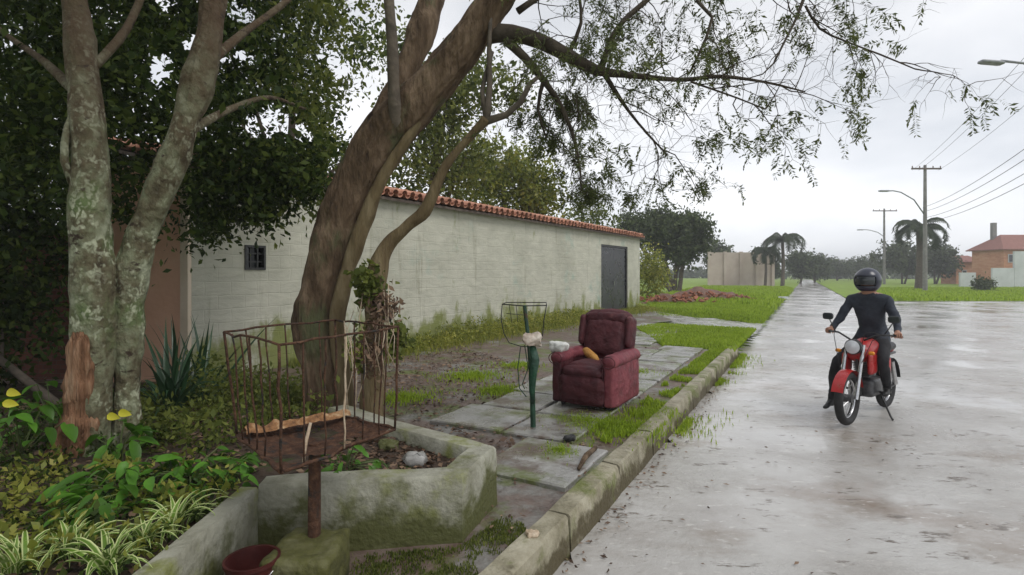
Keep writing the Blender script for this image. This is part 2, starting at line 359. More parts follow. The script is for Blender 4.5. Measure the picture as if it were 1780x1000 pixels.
M['bark_hollow'] = mat('split_red_heartwood', [(.3, (.06, .028, .015)), (.5, (.24, .125, .07)), (.75, (.45, .31, .2))], 5, .85, bump=1, bscale=16, detail=9, spec=.2, stretch=(3, 3, .3), bdist=.04)
def lichen(n, l, mp, colout, b):
    v = n.new('ShaderNodeTexVoronoi'); v.inputs['Scale'].default_value = 13; v.inputs['Randomness'].default_value = 1
    m2 = n.new('ShaderNodeTexNoise'); m2.inputs['Scale'].default_value = 14; l.new(mp.outputs[0], m2.inputs['Vector'])
    va = n.new('ShaderNodeVectorMath'); va.operation = 'MULTIPLY_ADD'; l.new(m2.outputs['Color'], va.inputs[0]); va.inputs[1].default_value = (.3, .3, .3); l.new(mp.outputs[0], va.inputs[2])
    l.new(va.outputs[0], v.inputs['Vector'])
    mr = n.new('ShaderNodeMapRange'); l.new(v.outputs['Distance'], mr.inputs[0]); mr.inputs[1].default_value = .5; mr.inputs[2].default_value = .2
    no = n.new('ShaderNodeTexNoise'); no.inputs['Scale'].default_value = 3; l.new(mp.outputs[0], no.inputs['Vector'])
    mm = n.new('ShaderNodeMapRange'); l.new(no.outputs['Fac'], mm.inputs[0]); mm.inputs[1].default_value = .42; mm.inputs[2].default_value = .58
    mu = n.new('ShaderNodeMath'); mu.operation = 'MULTIPLY'; l.new(mr.outputs[0], mu.inputs[0]); l.new(mm.outputs[0], mu.inputs[1])
    mi = n.new('ShaderNodeMix'); mi.data_type = 'RGBA'; l.new(mu.outputs[0], mi.inputs['Factor']); l.new(colout, mi.inputs['A']); mi.inputs['B'].default_value = (.40, .42, .30, 1)
    # lichen gives way to a darker brown towards the top
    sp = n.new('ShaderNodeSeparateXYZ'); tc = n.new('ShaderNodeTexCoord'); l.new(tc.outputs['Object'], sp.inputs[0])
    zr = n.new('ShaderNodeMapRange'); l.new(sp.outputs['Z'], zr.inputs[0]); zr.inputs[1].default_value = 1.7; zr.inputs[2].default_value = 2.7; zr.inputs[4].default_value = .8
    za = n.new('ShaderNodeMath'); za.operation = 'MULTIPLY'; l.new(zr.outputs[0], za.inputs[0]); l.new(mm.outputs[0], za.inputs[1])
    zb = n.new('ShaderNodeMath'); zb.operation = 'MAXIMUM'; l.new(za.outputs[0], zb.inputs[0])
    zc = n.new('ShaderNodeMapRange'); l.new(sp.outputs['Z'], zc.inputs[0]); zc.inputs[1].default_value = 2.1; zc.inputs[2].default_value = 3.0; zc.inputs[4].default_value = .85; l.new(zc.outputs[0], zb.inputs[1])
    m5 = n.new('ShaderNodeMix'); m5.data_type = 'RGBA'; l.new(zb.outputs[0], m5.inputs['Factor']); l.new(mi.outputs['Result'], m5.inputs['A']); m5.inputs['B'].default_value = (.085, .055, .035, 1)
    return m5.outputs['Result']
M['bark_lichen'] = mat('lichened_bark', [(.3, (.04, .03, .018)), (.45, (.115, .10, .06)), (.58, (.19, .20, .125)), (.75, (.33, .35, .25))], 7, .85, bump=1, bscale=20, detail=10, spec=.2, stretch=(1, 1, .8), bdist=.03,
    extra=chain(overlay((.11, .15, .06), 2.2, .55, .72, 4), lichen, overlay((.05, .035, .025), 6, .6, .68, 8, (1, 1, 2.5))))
M['bark_branch'] = mat('dark_wet_branch', [(.3, (.03, .022, .015)), (.7, (.09, .072, .052))], 8, .8, bump=.6, bscale=20)
M['bark_far'] = mat('grey_bark', [(.3, (.06, .05, .04)), (.7, (.16, .13, .1))], 8, .85, bump=.6, bscale=20)
def leafmat(name, a, b, c, trans=.35, rough=.45, spec=.35):
    return mat(name, [(.2, a), (.5, b), (.85, c)], 1.2, rough, spec=spec, trans=trans, tint='tint', detail=2)
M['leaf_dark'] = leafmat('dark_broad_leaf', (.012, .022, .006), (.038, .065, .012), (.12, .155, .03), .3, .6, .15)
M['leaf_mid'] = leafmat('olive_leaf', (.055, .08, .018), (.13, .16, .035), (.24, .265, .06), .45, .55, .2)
M['leaf_yellow'] = leafmat('yellow_green_leaf', (.08, .11, .02), (.2, .24, .04), (.36, .34, .07), .5)
M['leaf_grey'] = leafmat('grey_green_leaflet', (.05, .065, .025), (.10, .125, .04), (.19, .21, .08), .35, .6, .2)
M['leaf_far'] = leafmat('far_dark_leaf', (.045, .06, .035), (.085, .11, .05), (.14, .17, .08), .25, .7, .1)
M['grass'] = leafmat('grass_blade', (.16, .23, .02), (.31, .44, .03), (.43, .53, .06), .5, .5)
M['weeds'] = leafmat('weed_leaf', (.12, .15, .025), (.28, .31, .05), (.46, .42, .10), .45, .5)
M['litter'] = leafmat('dead_leaf', (.05, .03, .02), (.14, .085, .055), (.32, .22, .14), .1, .6)
M['leaf_bright'] = mat('glossy_green_leaf', [(.3, (.05, .13, .012)), (.6, (.10, .25, .025)), (.8, (.17, .34, .05))], 3, .4, spec=.3, trans=.35, rnd=.4)
M['leaf_yel1'] = mat('yellowed_leaf', [(.3, (.45, .42, .02)), (.7, (.65, .6, .06))], 6, .4, trans=.25)
M['strap_dark'] = mat('dark_strap_leaf', [(.3, (.012, .035, .015)), (.6, (.03, .07, .03)), (.8, (.06, .11, .05))], 3, .35, spec=.45, trans=.15, rnd=.35)
def stripe(n, l, mp, colout, b):
    uv = n.new('ShaderNodeAttribute'); uv.attribute_name = 'across'
    mr = n.new('ShaderNodeMapRange'); l.new(uv.outputs['Fac'], mr.inputs[0]); mr.inputs[1].default_value = .45; mr.inputs[2].default_value = .75
    mi = n.new('ShaderNodeMix'); mi.data_type = 'RGBA'; l.new(mr.outputs[0], mi.inputs['Factor']); l.new(colout, mi.inputs['A']); mi.inputs['B'].default_value = (.66, .72, .34, 1)
    return mi.outputs['Result']
M['spider'] = mat('striped_spider_leaf', [(.3, (.10, .20, .02)), (.7, (.2, .33, .05))], 4, .45, trans=.3, rnd=.2, extra=stripe)
M['stem'] = mat('green_stem', [(.3, (.05, .08, .02)), (.7, (.1, .12, .04))], 8, .6)
M['brick'] = mat('red_brick', [(.3, (.20, .07, .04)), (.7, (.36, .15, .09))], 8, .85, bump=.4, bscale=30, rnd=.3)
def brickwall(n, l, mp, colout, b):
    m2 = n.new('ShaderNodeMapping'); m2.inputs['Rotation'].default_value = (R(90), 0, 0); l.new(mp.outputs[0], m2.inputs[0])
    br = n.new('ShaderNodeTexBrick'); br.inputs['Scale'].default_value = 4; l.new(m2.outputs[0], br.inputs['Vector'])
    br.inputs['Color1'].default_value = (.10, .035, .022, 1); br.inputs['Color2'].default_value = (.17, .065, .04, 1); br.inputs['Mortar'].default_value = (.09, .075, .06, 1); br.inputs['Mortar Size'].default_value = .012
    mi = n.new('ShaderNodeMix'); mi.data_type = 'RGBA'; mi.blend_type = 'MULTIPLY'; mi.inputs['Factor'].default_value = .3; l.new(br.outputs[0], mi.inputs['A']); l.new(colout, mi.inputs['B'])
    return mi.outputs['Result']
M['brickwall'] = mat('far_brickwork', [(.3, (.6, .6, .6)), (.7, (1, 1, 1))], 2, .85, extra=brickwall)
M['orange_wall'] = mat('orange_brick_wall', [(.3, (.42, .19, .11)), (.5, (.52, .26, .16)), (.75, (.58, .34, .22))], 1.2, .85, bump=.3, bscale=8, detail=9, stretch=(1, 1, 3))
M['white_wall'] = mat('weathered_white_wall', [(.3, (.44, .46, .47)), (.7, (.62, .64, .66))], .6, .8, detail=8)
M['beige_wall'] = mat('pinkish_beige_wall', [(.3, (.40, .32, .28)), (.7, (.55, .47, .42))], .5, .85, detail=8)
M['roof_far'] = mat('far_clay_roof', [(.3, (.20, .09, .075)), (.7, (.32, .16, .13))], 3, .85, stretch=(4, 1, 1))
M['pole'] = mat('weathered_concrete_pole', [(.3, (.16, .155, .15)), (.7, (.27, .26, .25))], 4, .85, bump=.3)
M['wood_arm'] = mat('dark_timber', [(.3, (.08, .06, .05)), (.7, (.15, .12, .1))], 8, .85)
M['ceramic'] = mat('glazed_ceramic', [(.3, (.12, .07, .05)), (.7, (.2, .13, .1))], 8, .3)
M['wire'] = mat('cable_rubber', [(.3, (.05, .05, .05)), (.7, (.07, .07, .07))], 8, .6)
M['lamp_metal'] = mat('galvanised_lamp_arm', [(.3, (.20, .21, .22)), (.7, (.3, .31, .32))], 8, .5, metal=.5)
M['glass_lens'] = mat('lamp_lens', [(.3, (.5, .5, .5)), (.7, (.6, .6, .6))], 4, .2)
M['window'] = mat('dark_pane', [(.3, (.02, .025, .03)), (.7, (.04, .045, .05))], 4, .12, spec=.6)
M['rubble'] = mat('red_rubble', [(.3, (.10, .06, .045)), (.6, (.20, .12, .09)), (.8, (.28, .2, .155))], 4, .9, bump=1, bscale=14, detail=9)
M['redpaint'] = mat('dusty_red_paint', [(.3, (.30, .012, .012)), (.7, (.42, .02, .02))], 4, .3, spec=.5, rrange=(.2, .5), extra=overlay((.16, .09, .06), 6, .55, .75, 2, detail=9))
M['rubber'] = mat('tyre_rubber', [(.3, (.015, .015, .016)), (.7, (.03, .03, .03))], 20, .7, bump=.3, bscale=60)
M['chrome'] = mat('dull_chrome', [(.3, (.45, .45, .46)), (.7, (.6, .6, .61))], 20, .25, metal=1)
M['engine'] = mat('cast_engine_grey', [(.3, (.06, .06, .062)), (.7, (.14, .14, .145))], 20, .45, metal=.6, bump=.3)
M['vinyl'] = mat('black_vinyl', [(.3, (.014, .014, .015)), (.7, (.028, .028, .03))], 20, .45, bump=.3, bscale=60)
M['lens'] = mat('headlight_glass', [(.3, (.5, .52, .55)), (.7, (.7, .72, .75))], 10, .08, spec=.8)
M['red_lens'] = mat('red_lens', [(.3, (.4, .01, .01)), (.7, (.5, .02, .02))], 10, .15, spec=.7)
M['amber'] = mat('amber_lens', [(.3, (.6, .2, .01)), (.7, (.7, .28, .02))], 10, .2)
M['jacket'] = mat('navy_jacket', [(.3, (.018, .022, .032)), (.7, (.04, .048, .065))], 8, .75, bump=.9, bscale=14, bdist=.02)
M['trousers'] = mat('dark_trousers', [(.3, (.014, .014, .016)), (.7, (.03, .03, .034))], 8, .85, bump=.9, bscale=14)
M['skin'] = mat('skin', [(.3, (.34, .17, .11)), (.7, (.42, .23, .16))], 12, .5, spec=.35)
M['shoe'] = mat('black_shoe', [(.3, (.012, .012, .012)), (.7, (.03, .03, .03))], 12, .4)
M['helmet'] = mat('dark_blue_helmet', [(.3, (.012, .015, .03)), (.7, (.02, .024, .045))], 4, .3, spec=.6)
M['moss'] = mat('mossy_concrete', [(.3, (.035, .034, .012)), (.5, (.085, .085, .025)), (.75, (.17, .165, .09))], 7, .9, bump=1, bscale=24, detail=10)
M['bucket'] = mat('maroon_plastic', [(.3, (.04, .009, .008)), (.7, (.085, .02, .017))], 6, .45, bump=.2, bscale=18)

# ------------------------------------------------------------------ ground, road, kerb
KU = Vector((.478, .878, 0)); KN = Vector((-.878, .478, 0)); K0 = Vector((.342, 3.353, 0))     # along the kerb, away from the road
def K(t, n, z=0): return Vector((K0.x+KU.x*t+KN.x*n, K0.y+KU.y*t+KN.y*n, z))
g = MB(); g.add([(-480, -200, -.32), (480, -200, -.32), (480, 600, -.32), (-480, 600, -.32)], [(0, 1, 2, 3)])
g.build('ground', M['grass_ground'], kind='structure')
ROADZ = -.21
def road_z(x, y): return ROADZ+.012*nz(x, y, .35, 3)+.004*nz(x, y, 2.2, 5)
a0, a1, a2 = K(-9, -.02), K(12.3, -.02), K(140, -.02)
rp = [(a0.x, a0.y), (a1.x, a1.y), (15.9, 32.3), (60.7, 114), (64.5, 114), (20.5, 33), (46, 33), (16.8, 17.6), (16.8, -6)]
road_near = [(a0.x-.2, a0.y), (K(17, -.02).x, K(17, -.02).y), (16.5, 33), (46, 33), (16.8, 17.6), (16.8, -6)]
gridsheet('road', road_near, .25, road_z, M['road'])
fr = MB(); fr.add([(15.9, 32.9, -.235), (20.6, 32.9, -.235), (82, 150, -.235), (77.5, 150, -.235)], [(0, 1, 2, 3)])
fr.build('road', M['road'], kind='structure')

# earth of the plot (left of the kerb), soft humps
def plot_z(x, y):
    d = (x-K0.x)*KN.x+(y-K0.y)*KN.y
    return -.022+.012*nz(x, y, 1.5, 1)+.006*nz(x, y, 6, 2)
def pk(t, n): q = K(t, n); return (q.x, q.y)
plot = [pk(-6, .1), pk(13.2, .1), pk(13.4, 3), (5.2, 17.5), (5.6, 23), (-6, 23), (-12, 9), (-12, -3)]
gridsheet('yard_ground', plot, .08, plot_z, M['soil'])
# concrete way to the gate and verges
def way_z(x, y): return -.06+.01*nz(x, y, 1, 4)-.13*max(0, min(1, (1.6-((x-K0.x)*KN.x+(y-K0.y)*KN.y))/1.6))
gridsheet('driveway', [pk(12.9, .0), pk(17.0, .0), pk(16.8, 2.2), (5.9, 22.5), (4.2, 22.4), (2.9, 19.3), pk(13.3, 2.8)], .12, way_z, M['slab'])
def verge_z(x, y):
    n = (x-K0.x)*KN.x+(y-K0.y)*KN.y
    t = (x-K0.x)*KU.x+(y-K0.y)*KU.y; tb = 16.4+.25*n if n < 2.4 else 17+(n-2.4)*1.27
    return -.26+.24*max(0, min(1, n/.7))+.05*nz(x, y, .5, 8)*min(1, max(0, n))-.14*(1-max(0, min(1, (t-tb)/.8)))
verge = [pk(16.4, 0), pk(60, 0), pk(60, 9), pk(24, 9.5), (5.5, 24.5), pk(17, 2.4)]
gridsheet('grass_verge', verge, .3, verge_z, M['grass_ground'])
fv = MB(); q = [K(60, 0, -.24), K(160, 0, -.24), K(160, 40, .1), K(60, 30, .05), K(40, 9, 0)]
fv.add(q, [(0, 1, 2, 3, 4)]); fv.build('grass_field', M['grass_ground'], kind='structure')
rv = MB(); rv.add([(20.7, 33.3, -.2), (62, 33.3, -.2), (140, 150, -.16), (82.2, 150, -.16)], [(0, 1, 2, 3)]); rv.build('grass_verge', M['grass_ground'], kind='structure')

kerb = thing('kerb', None, None, K(0, 0, -.25)); kerb['kind'] = 'structure'
def kerbstone(t0, t1, seed):
    mb = MB(); n = 10
    prof = [(-.03, -.30), (-.015, -.06), (-.008, .004), (.006, .018), (.128, .02), (.14, .008), (.145, -.10)]
    vs = []
    for i in range(n+1):
        t = t0+(t1-t0)*i/n
        for a, z in prof:
            q = K(t, a, z)+noise.noise_vector(Vector((t*3.1, a*14, z*9+seed)))*.012
            vs.append(q)
    k = len(prof)
    fs = [(i*k+j, i*k+j+1, (i+1)*k+j+1, (i+1)*k+j) for i in range(n) for j in range(k-1)]
    fs += [tuple(range(k))[::-1], tuple(n*k+j for j in range(k))]
    mb.add(vs, fs); return mb.build('kerb_stone', M['kerb'], kerb, smooth='auto')
t = -4.0; i = 0
while t < 8.6:
    kerbstone(t+.006, t+.99, i); t += 1.0; i += 1
# last stones sink into the verge
# paving slabs with open joints
pav = thing('pavement', None, None, K(3, 1)); pav['kind'] = 'structure'
def slab(poly, seed, dz=0):
    # low prism with a worn rounded rim
    c = sum((Vector(p) for p in poly), Vector((0, 0, 0)))/len(poly); mb = MB(); pts = []
    for i, p in enumerate(poly):
        p = Vector(p); q = Vector(poly[(i+1) % len(poly)])
        for k in range(4):
            r = p.lerp(q, k/4); r = r+noise.noise_vector(r*4+Vector((0, 0, seed)))*.02; r.z = 0; pts.append(r)
    n = len(pts); vs = [Vector((p.x, p.y, -.04)) for p in pts]+[Vector((p.x, p.y, .0+dz)) for p in pts]
    vs += [p.lerp(c, .03)+Vector((0, 0, .012+dz+.004*nz(p.x, p.y, 5))) for p in pts]
    vs += [c+Vector((0, 0, .012+dz))]
    fs = [(i, (i+1) % n, n+(i+1) % n, n+i) for i in range(n)]+[(n+i, n+(i+1) % n, 2*n+(i+1) % n, 2*n+i) for i in range(n)]
    fs += [(2*n+i, 2*n+(i+1) % n, 3*n) for i in range(n)]
    mb.add(vs, fs); return mb.build('slab', M['slab'], pav, smooth='auto')
random.seed(3); t = -3.2; i = 0
while t < 12.6:
    dl = random.uniform(.62, .95)
    n0 = .17 if t < 1.3 else .52
    cols = [n0, n0+random.uniform(.7, .9), n0+1.55+random.uniform(-.1, .1)] if t > 1 else ([n0, n0+.62] if t < -.3 else [n0, n0+.8])
    if t > 8.2: cols = [c+1.1 for c in cols]
    for a, b in zip(cols[:-1], cols[1:]):
        g_ = .022; s = random.uniform(-.03, .03)
        # keep clear of the planter corner
        poly = [K(t+g_+s, a+g_), K(t+dl-g_+s, a+g_), K(t+dl-g_-s, b-g_), K(t+g_-s, b-g_)]
        if t < -.25: continue
        cx = (K(t+dl/2, (a+b)/2))
        if cx.x < -.45 and cx.y < 4.3 and cx.y > 2.2: continue
        if random.random() < .07 and t > 2: continue
        slab(poly, i, random.uniform(-.004, .006)); i += 1
    t += dl

# ------------------------------------------------------------------ retaining wall and planter
def strip_wall(path, thick, h, z0, name, m, parent=None, loc=None, jit=.008, step=.12, side=1, slope=None):
    """wall along a path of outer-face points, thickness to its left (side=1) ; wobbly hand-cast concrete"""
    pts = [Vector((p[0], p[1], 0)) for p in path]; offs = []
    for i, p in enumerate(pts):
        ds = []
        if i > 0: ds.append((p-pts[i-1]).normalized())
        if i < len(pts)-1: ds.append((pts[i+1]-p).normalized())
        ns = [Vector((-d.y, d.x, 0))*side for d in ds]; nn = sum(ns, Vector((0, 0, 0))).normalized()
        offs.append(nn/max(.4, nn.dot(ns[0])))
    A = []; 
    for i in range(len(pts)-1):
        k = max(1, int((pts[i+1]-pts[i]).length/step))
        for j in range(k): A.append((pts[i].lerp(pts[i+1], j/k), offs[i].lerp(offs[i+1], j/k)))
    A.append((pts[-1], offs[-1]))
    prof = [(0, 0), (0, .25), (0, .5), (0, .75), (0, .955), (.08, 1), (.5, 1.0), (.92, 1), (1, .955), (1, .6), (1, 0)]
    vs = []
    for s_, (p, o) in enumerate(A):
        for a, b in prof:
            q = p+o*thick*a; hh = h if slope is None else slope(p, h); q = Vector((q.x, q.y, z0+b*hh))
            vs.append(q+noise.noise_vector(q*5)*jit+noise.noise_vector(q*17)*jit*.4)
    k = len(prof); n = len(A)
    fs = [(i*k+j, i*k+j+1, (i+1)*k+j+1, (i+1)*k+j) for i in range(n-1) for j in range(k-1)]
    if side > 0: fs = [f[::-1] for f in fs]
    fs += [tuple(range(k)), tuple((n-1)*k+j for j in range(k))[::-1]]
    mb = MB(); mb.add(vs, fs); return mb.build(name, m, parent, loc, smooth='auto')
pl = strip_wall([(-1.365, 2.93), (-.28, 3.08), (-.10, 3.61), (-.91, 4.26), (-1.45, 4.75)], .16, .41, -.05, 'planter_wall', M['planter'], loc=(-.28, 3.08, 0))
tag(pl, 'angular low concrete planter wall with mossy faces round the leaning tree', 'planter')
rw = strip_wall([(-1.30, -1.2), (-1.362, 2.926)], .1, .405, -.05, 'retaining_wall', M['planter'], loc=(-1.3, 1, 0))
tag(rw, 'straight grey low concrete wall holding the spider plant bed in the corner', 'wall')
bedpoly = [(-1.36, -1.2), (-1.42, 3.02), (-.36, 3.17), (-.2, 3.6), (-.93, 4.17), (-1.5, 4.7), (-1.6, 5.6), (-2.6, 6.3), (-5, 7.4), (-9, 7.4), (-9, -1.2)]
def bed_z(x, y):
    e = max(0, min(1, (y-4.9)/1.5))
    return .26*(1-e)+.03*nz(x, y, 1.6, 3)+.018*nz(x, y, 6, 6)+.008*nz(x, y, 18, 2)+.01
gridsheet('planting_bed', bedpoly, .05, bed_z, M['bed'])

# ------------------------------------------------------------------ long plastered building
WD = Vector((.539, .842, 0)); WI = Vector((-.842, .539, 0)); W0 = Vector((-4.49, 7.66, 0)); WL = 18.35; WH = 2.97
def Wp(s, d, z): return W0+WD*s+WI*d+Vector((0, 0, z))
WROT = math.atan2(WD.y, WD.x)
bl = thing('plastered_outbuilding', 'long low pale green plastered outbuilding with clay tiled eaves and dark gate', 'building', W0)
def wbox(mb, s0, s1, d0, d1, z0, z1): return mb.box(Wp((s0+s1)/2, (d0+d1)/2, (z0+z1)/2), (s1-s0, d1-d0, z1-z0), WROT)
def wallgrid(mb, s0, s1, z0, z1, d0=0, d1=.18, step=.3):
    wbox(mb, s0, s1, d0, d1, z0, z1)
VS = 2.05; GS0, GS1, GH = 14.33, 16.95, 2.55
# vent opening position along the wall
def wall_s(px):  # where the ray through a column meets the wall
    k = (px-890)/F; return (k*W0.y-W0.x)/(WD.x-k*WD.y)
v0, v1 = wall_s(425), wall_s(461); zv0, zv1 = 1.55, 1.93
g0, g1 = wall_s(1045), wall_s(1091)
mb = MB()
wbox(mb, 0, v0, 0, .18, -.1, WH); wbox(mb, v1, g0, 0, .18, -.1, WH); wbox(mb, v0, v1, 0, .18, -.1, zv0); wbox(mb, v0, v1, 0, .18, zv1, WH)
wbox(mb, g1, WL, 0, .18, -.1, WH); wbox(mb, g0, g1, 0, .18, GH, WH)
wbox(mb, .02, WL, 2.8, 2.98, -.1, WH+.55); wbox(mb, WL-.18, WL, .18, 2.8, -.1, WH); wbox(mb, 0, .18, .18, 2.8, -.1, WH)
mb.build('wall', M['stucco'], bl)
# vent: frame, lattice bars
mb = MB(); e = .035
wbox(mb, v0, v1, -.02, .1, zv0, zv0+e); wbox(mb, v0, v1, -.02, .1, zv1-e, zv1); wbox(mb, v0, v0+e, -.02, .1, zv0+e, zv1-e); wbox(mb, v1-e, v1, -.02, .1, zv0+e, zv1-e)
vent = mb.build('vent', M['black'], bl)
for k in (1, 2):
    s = v0+(v1-v0)*k/3; b_ = MB(); wbox(b_, s-.012, s+.012, .02, .06, zv0+e, zv1-e); b_.build('bar', M['black'], vent)
    z = zv0+(zv1-zv0)*k/3; b_ = MB(); wbox(b_, v0+e, v1-e, .03, .05, z-.012, z+.012); b_.build('bar', M['black'], vent)
b_ = MB(); wbox(b_, v0+.01, v1-.01, .12, .14, zv0+.01, zv1-.01); b_.build('backing', M['window'], vent)
# gate: frame, two leaves, rails, handle
mb = MB(); e = .07
wbox(mb, g0, g0+e, .03, .13, 0, GH); wbox(mb, g1-e, g1, .03, .13, 0, GH); wbox(mb, g0+e, g1-e, .03, .13, GH-e, GH)
gt = mb.build('gate', M['black'], bl)
gm = (g0+g1)/2
for a, b in ((g0+e+.01, gm-.006), (gm+.006, g1-e-.01)):
    mb = MB(); wbox(mb, a, b, .07, .10, .04, GH-e-.01)
    for z in (.06, GH*.5, GH-e-.06): wbox(mb, a+.02, b-.02, .055, .0695, z-.03, z+.03)
    mb.build('gate_leaf', M['gate'], gt)
mb = MB(); wbox(mb, gm-.1, gm-.06, -.0, .053, 1.05, 1.2); mb.build('handle', M['chrome'], gt)
# roof: boards plus clay tiles
PITCH = R(12.5); SL = 3.35
roof = MB(); q = [Wp(-.1, -.17, WH+.005), Wp(WL+.15, -.17, WH+.005), Wp(WL+.15, -.17+SL*math.cos(PITCH), WH+SL*math.sin(PITCH)), Wp(-.1, -.17+SL*math.cos(PITCH), WH+SL*math.sin(PITCH))]
roof.add(q+[p-Vector((0, 0, .05)) for p in q], [(0, 1, 2, 3), (7, 6, 5, 4), (0, 4, 5, 1), (1, 5, 6, 2), (2, 6, 7, 3), (3, 7, 4, 0)])
rf = roof.build('roof', M['wood_arm'], bl)
def tilemesh(name, up):
    mb = MB(); n = 6; Lt = .44; vs = []
    for z_, th in ((0, 0), (0, .014)):
        for j, y in enumerate((0, Lt)):
            r = (.088, .07)[j] if up else (.075, .09)[j]
            for i in range(n+1):
                a = math.pi*i/n; rr = r-th
                zz = math.sin(a)*rr*(1 if up else -1)
                vs.append(Vector((math.cos(a)*rr, y, zz+(0.0 if up else .05)+(.012 if j == 0 else 0))))
    k = n+1
    def idx(l, j, i): return l*2*k+j*k+i
    fs = []
    for i in range(n):
        fs += [(idx(0, 0, i), idx(0, 0, i+1), idx(0, 1, i+1), idx(0, 1, i)), (idx(1, 0, i), idx(1, 1, i), idx(1, 1, i+1), idx(1, 0, i+1))]
        fs += [(idx(0, 0, i), idx(1, 0, i), idx(1, 0, i+1), idx(0, 0, i+1))]
    mb.add(vs, fs); me = mb.mesh(name, 'auto'); me.materials.append(M['tile']); return me
tm_up, tm_dn = tilemesh('cover_tile', True), tilemesh('pan_tile', False)
Q = Matrix.Rotation(WROT, 3, 'Z')@Matrix.Rotation(PITCH, 3, 'X'); eul = Q.to_euler()
rows = 8; ncol = int((WL+.2)/.235); cnt = 0; rest = MB()
upv = [v.co.copy() for v in tm_up.vertices]; upf = [tuple(p.vertices) for p in tm_up.polygons]; dnv = [v.co.copy() for v in tm_dn.vertices]; dnf = [tuple(p.vertices) for p in tm_dn.polygons]
order = [(r, c) for r in range(rows) for c in range(ncol)]
for r, c in order:
    for kind, me in (('up', tm_up), ('dn', tm_dn)):
        s = -.02+c*.235+(.1175 if kind == 'dn' else 0); d = r*.40-.24
        base = Wp(s, d*math.cos(PITCH), WH+.045+(d+.17)*math.sin(PITCH)+(.05 if kind == 'up' else 0))
        base += Vector((0, 0, random.uniform(-.010, .012)+.02*nz(s, 0, .6)))+WI*random.uniform(-.02, .02)
        near = r == 0 or (r == 1 and kind == 'up')
        if near and cnt < 300:
            inst('roof_tile', me, rf, base, (eul.x+random.uniform(-.02, .02), eul.y, eul.z+random.uniform(-.03, .03))); cnt += 1
        else:
            vs, fs = (upv, upf) if kind == 'up' else (dnv, dnf); rest.add([Q@v+base for v in vs], fs)
rest.build('roof_tiles', M['tile'], rf, smooth=True, kind='stuff')

# salmon neighbour wall with cream edge, left of the outbuilding
pk_ = thing('salmon_garden_wall', 'salmon pink plaster wall with a cream edge behind the twin lichened trunks', 'wall', (-5.1, 7.72, 0))
mb = MB(); mb.box((-5.19, 7.75, 1.45), (1.18, .2, 3.1)); mb.build('wall_panel', M['pink'], pk_)
mb = MB(); mb.box((-4.545, 7.72, 1.45), (.105, .3, 3.1)); mb.build('pilaster', M['cream'], pk_)
bw = thing('brick_garden_wall', 'dark red brick wall in deep shade at the far left', 'wall', (-8.6, 7.9, 0))
mb = MB(); mb.box((-8.8, 7.95, 1.0), (6.0, .22, 2.1)); mb.build('wall_panel', M['brickwall'], bw)
mb = MB(); mb.box((-8.8, 7.95, 2.08), (6.02, .3, .06)); mb.build('coping', M['planter'], bw)

# ------------------------------------------------------------------ trees
def trunk_mesh(pts, rad, n=14, wob=.05, ws=2.5, ridges=0, step=.12, flare=0, fiss=0):
    """dense tube through (smoothed) points with lumps"""
    pts = [Vector(p) for p in pts]; D = []; Rr = []
    def cr_(a, b, c, d, t):
        return .5*((2*b)+(c-a)*t+(2*a-5*b+4*c-d)*t*t+(3*b-a-3*c+d)*t**3)
    for i in range(len(pts)-1):
        a, b, c, d = pts[max(i-1, 0)], pts[i], pts[i+1], pts[min(i+2, len(pts)-1)]
        ra, rb, rc, rd = rad[max(i-1, 0)], rad[i], rad[i+1], rad[min(i+2, len(pts)-1)]
        k = max(1, int((c-b).length/step))
        for j in range(k): D.append(cr_(a, b, c, d, j/k)); Rr.append(cr_(ra, rb, rc, rd, j/k))
    D.append(pts[-1]); Rr.append(rad[-1])
    mb = MB(); mb.tube(D, Rr, n); o = []
    for i, v in enumerate(mb.v):
        s = i//n; c = D[min(s, len(D)-1)]; r = Rr[min(s, len(D)-1)]; d = Vector(v)-c
        k = 1+wob*2*noise.noise(Vector(v)*ws)+wob*noise.noise(Vector(v)*ws*3)
        if ridges:
            a = 2*math.pi*(i % n)/n; k *= 1+ridges*math.sin(a*3+c.z*.6)+ridges*.5*math.sin(a*5+1)
        if fiss:
            a = 2*math.pi*(i % n)/n; w_ = noise.noise(c*2)*1.5
            f_ = abs(noise.noise(Vector((math.cos(a+w_*.25)*5, math.sin(a+w_*.25)*5, s*step*2.2))))+.6*abs(noise.noise(Vector((math.cos(a)*11, math.sin(a)*11, s*step*5+9))))
            k *= 1+fiss*(f_-.3)
        if flare and s < 5: k *= 1+flare*(1-s/5)*(.6+.5*math.sin(2*math.pi*(i % n)/n*4))
        o.append(c+d*k)
    mb.v = o; return mb, D, Rr
